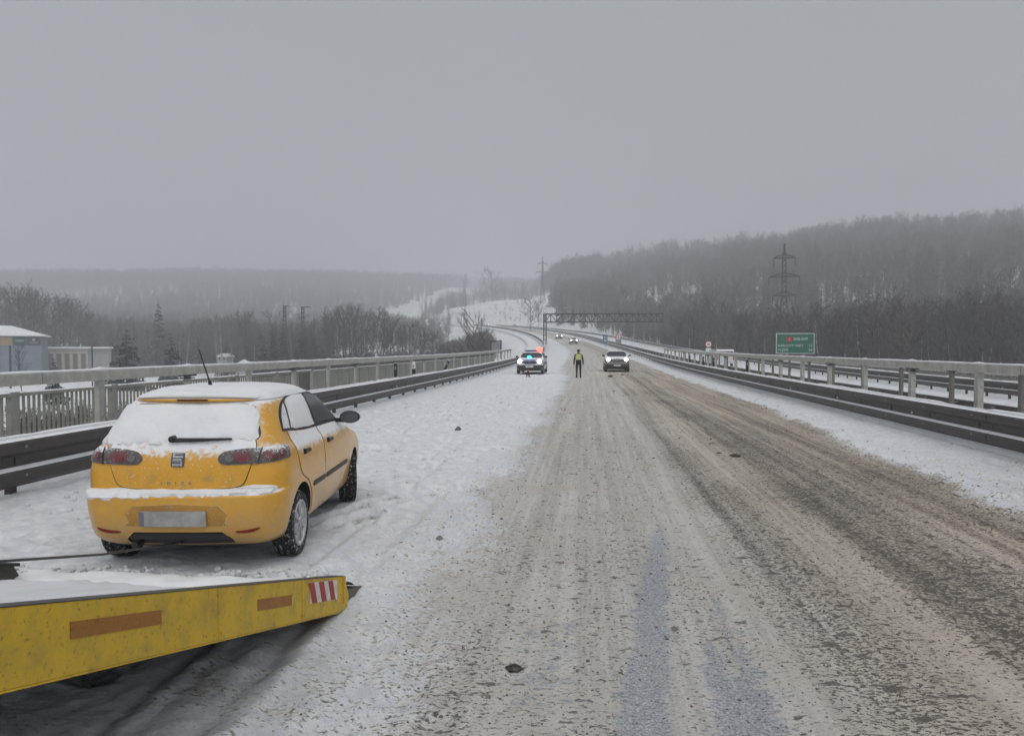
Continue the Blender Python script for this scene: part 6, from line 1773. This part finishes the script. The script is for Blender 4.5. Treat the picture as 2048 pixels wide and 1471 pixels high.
# ---------------------------------------------------------------- buildings in the valley
M['roof_snow'] = snow_mat('roof_snow', 0.3, 2.0)
M['blue_wall'] = mat('blue_grey_cladding', (0.19, 0.22, 0.26), 0.6, 0, 0.06, .5)
M['cream'] = mat('cream_wall', (0.50, 0.47, 0.41), 0.8, 0, 0.1, .8)
M['garage_door'] = mat('brown_garage_door', (0.20, 0.175, 0.15), 0.6)
M['pale_wall'] = mat('pale_grey_wall', (0.36, 0.37, 0.37), 0.7)
Yb = 150
e0 = aty(84, 672, Yb); zb_ = -5.2
Xr_, zE = e0.x, e0.z
shop = thing('shop', 'blue grey shop with snowy hipped roof and coloured fascia panels', 'building', (Xr_ - 10.8 * math.cos(R(33)), Yb - 10.8 * math.sin(R(33)), zb_), R(33))
he = zE - zb_
MB().box((0, 9, he / 2), (21.2, 18, he)).build('wall', M['blue_wall'], shop)
for k in range(14): MB().box((-10 + k * 1.5, -.03, he / 2 - .8), (.06, .05, he - 2.0)).build('cladding_rib', M['blue_wall'], shop)
rf = MB()
ro = [(-11.3, -.7), (11.3, -.7), (11.3, 18.7), (-11.3, 18.7)]
rf.add([(a, b_, he) for a, b_ in ro] + [(a, b_, he + .25) for a, b_ in ro] + [(-5.5, 7, he + 2.3), (4.6, 7, he + 2.3), (4.6, 11, he + 2.3), (-5.5, 11, he + 2.3)],
       [(3, 2, 1, 0), (0, 1, 5, 4), (1, 2, 6, 5), (2, 3, 7, 6), (3, 0, 4, 7), (4, 5, 9, 8), (5, 6, 10, 9), (6, 7, 11, 10), (7, 4, 8, 11), (8, 9, 10, 11)])
rfo = rf.build('roof', M['roof_snow'], shop)
MB().add([(-9, 5.5, he + 1.2), (-2.2, 5.5, he + 1.2), (-2.2, 12, he + 1.2), (-9, 12, he + 1.2), (-7.5, 7, he + 3.6), (-4.5, 7, he + 3.6), (-4.5, 10.5, he + 3.6), (-7.5, 10.5, he + 3.6)],
         [(0, 1, 5, 4), (1, 2, 6, 5), (2, 3, 7, 6), (3, 0, 4, 7), (4, 5, 6, 7)]).build('roof_lantern', M['roof_snow'], rfo)
fz = he - 1.05
for k, (x0, x1, c_) in enumerate(((-6.5, 3.4, (0.20, 0.05, 0.05)), (3.5, 5.5, (0.33, 0.26, 0.15)), (5.7, 8.0, (0.05, 0.11, 0.10)), (8.1, 10.5, (0.06, 0.075, 0.085)))):
    f_ = MB().box(((x0 + x1) / 2, -.10, fz), (x1 - x0, .12, 1.7)).build('fascia_panel', mat('fascia_%d' % k, c_, 0.5), shop)
    if k == 2: MB().box(((x0 + x1) / 2, -.17, fz + .1), (1.6, .02, .35)).build('fascia_mark', mat('pale_teal', (0.2, 0.34, 0.32), .5), f_)
    if k == 3: MB().box(((x0 + x1) / 2, -.17, fz + .3), (.5, .02, .5)).box(((x0 + x1) / 2, -.17, fz - .3), (1.5, .02, .12)).build('fascia_mark', M['pale_wall'], f_)
    if k == 0: MB().box((x1 - 1.2, -.17, fz), (1.4, .02, .5)).build('fascia_mark', mat('dull_yellow', (0.5, 0.36, 0.1), .5), f_)
c_ = aty(20, 690, 120)
o = MB().tube([(0, 0, 0), (0, 0, c_.z + 5.8)], .16, 8).build('sign_pole', M['steel'], None, True, (c_.x, 120, -5.8)); tag(o, 'dark pole standing in front of the shop', 'pole')
c_ = aty(184, 692, 118)
r_ = thing('lamp_pole', 'thin dark lamp pole in front of the flat roofed garages', 'pole', (c_.x, 118, -5.8))
MB().tube([(0, 0, 0), (0, 0, c_.z + 5.8)], .11, 8).build('shaft', M['steel'], r_, True)
MB().box((.4, 0, c_.z + 5.8), (1.0, .2, .12)).build('lamp_head', M['steel'], r_)
Yb = 168
g0, g1 = aty(88, 697, Yb), aty(226, 697, Yb)
gh = g0.z + 4.6; W0 = 13.4
gar = thing('garage_block', 'flat roofed cream garages with brown doors and a snowy roof', 'building', (g0.x, Yb, -4.6), R(29))
MB().box((W0 * .34, 4, gh / 2), (W0 * .66, 8, gh)).build('wall', M['cream'], gar)
MB().box((W0 * .83, 4.6, gh / 2 - .04), (W0 * .33, 8, gh - .1)).build('side_wing', M['pale_wall'], gar)
MB().box((W0 * .5, 4.2, gh + .22), (W0 + .8, 9.6, .42)).build('roof', M['roof_snow'], gar)
MB().box((W0 * .335, -.42, gh + .03), (W0 * .69, .12, .16)).build('eave', M['garage_door'], gar)
for k in range(5):
    x = W0 * (.10 + k * .125)
    d_ = MB().box((x, -.03, gh * .42), (W0 * .075, .08, gh * .80)).build('garage_door', M['garage_door'], gar)
    MB().box((x, -.09, gh * .42), (.12, .03, .06)).build('handle', M['galv'], d_)
def house(px, py, Dr, w_, h_, label, wall='pale_wall'):
    x, y = by_px(px, Dr); z0 = EYE + (HZY - py) / FOC * Dr - h_ * .7
    r_ = thing('house', label, 'house', (x, y, z0), rnd.uniform(-.4, .4))
    MB().box((0, 0, 0), (w_, w_ * .8, h_ * 2 * .6)).build('wall', M[wall], r_)
    MB().prism([(-w_ * .6, h_ * .6), (w_ * .6, h_ * .6), (0, h_ * 1.25)], 'y', -w_ * .5, w_ * .5).build('roof', M['roof_snow'], r_)
    for sx in (-.25, .25): MB().box((sx * w_, -w_ * .4 - .02, .3), (w_ * .16, .05, h_ * .4)).build('window', M['glass'], r_)
house(451, 711, 205, 3.0, 1.3, 'small white house with snowy roof among the valley trees')
house(488, 726, 170, 3.2, 1.8, 'low snowy shed roof just above the railing behind the car')
house(1330, 556, 560, 8.0, 4.0, 'pale house roof half hidden on the wooded hill')

# ---------------------------------------------------------------- hazy air
m = bpy.data.materials.new('hazy_air'); m.use_nodes = True
n = m.node_tree; n.nodes.clear()
mo = n.nodes.new('ShaderNodeOutputMaterial'); pv = n.nodes.new('ShaderNodeVolumePrincipled')
pv.inputs['Color'].default_value = (0.90, 0.935, 0.99, 1)
pv.inputs['Density'].default_value = 0.0013
pv.inputs['Anisotropy'].default_value = 0.0
n.links.new(pv.outputs[0], mo.inputs['Volume'])
hz_ = MB().box((0, 0, 105), (12400, 12400, 300)).build('haze', m)
tag(hz_, 'thin pale winter haze filling the valley', kind='stuff')
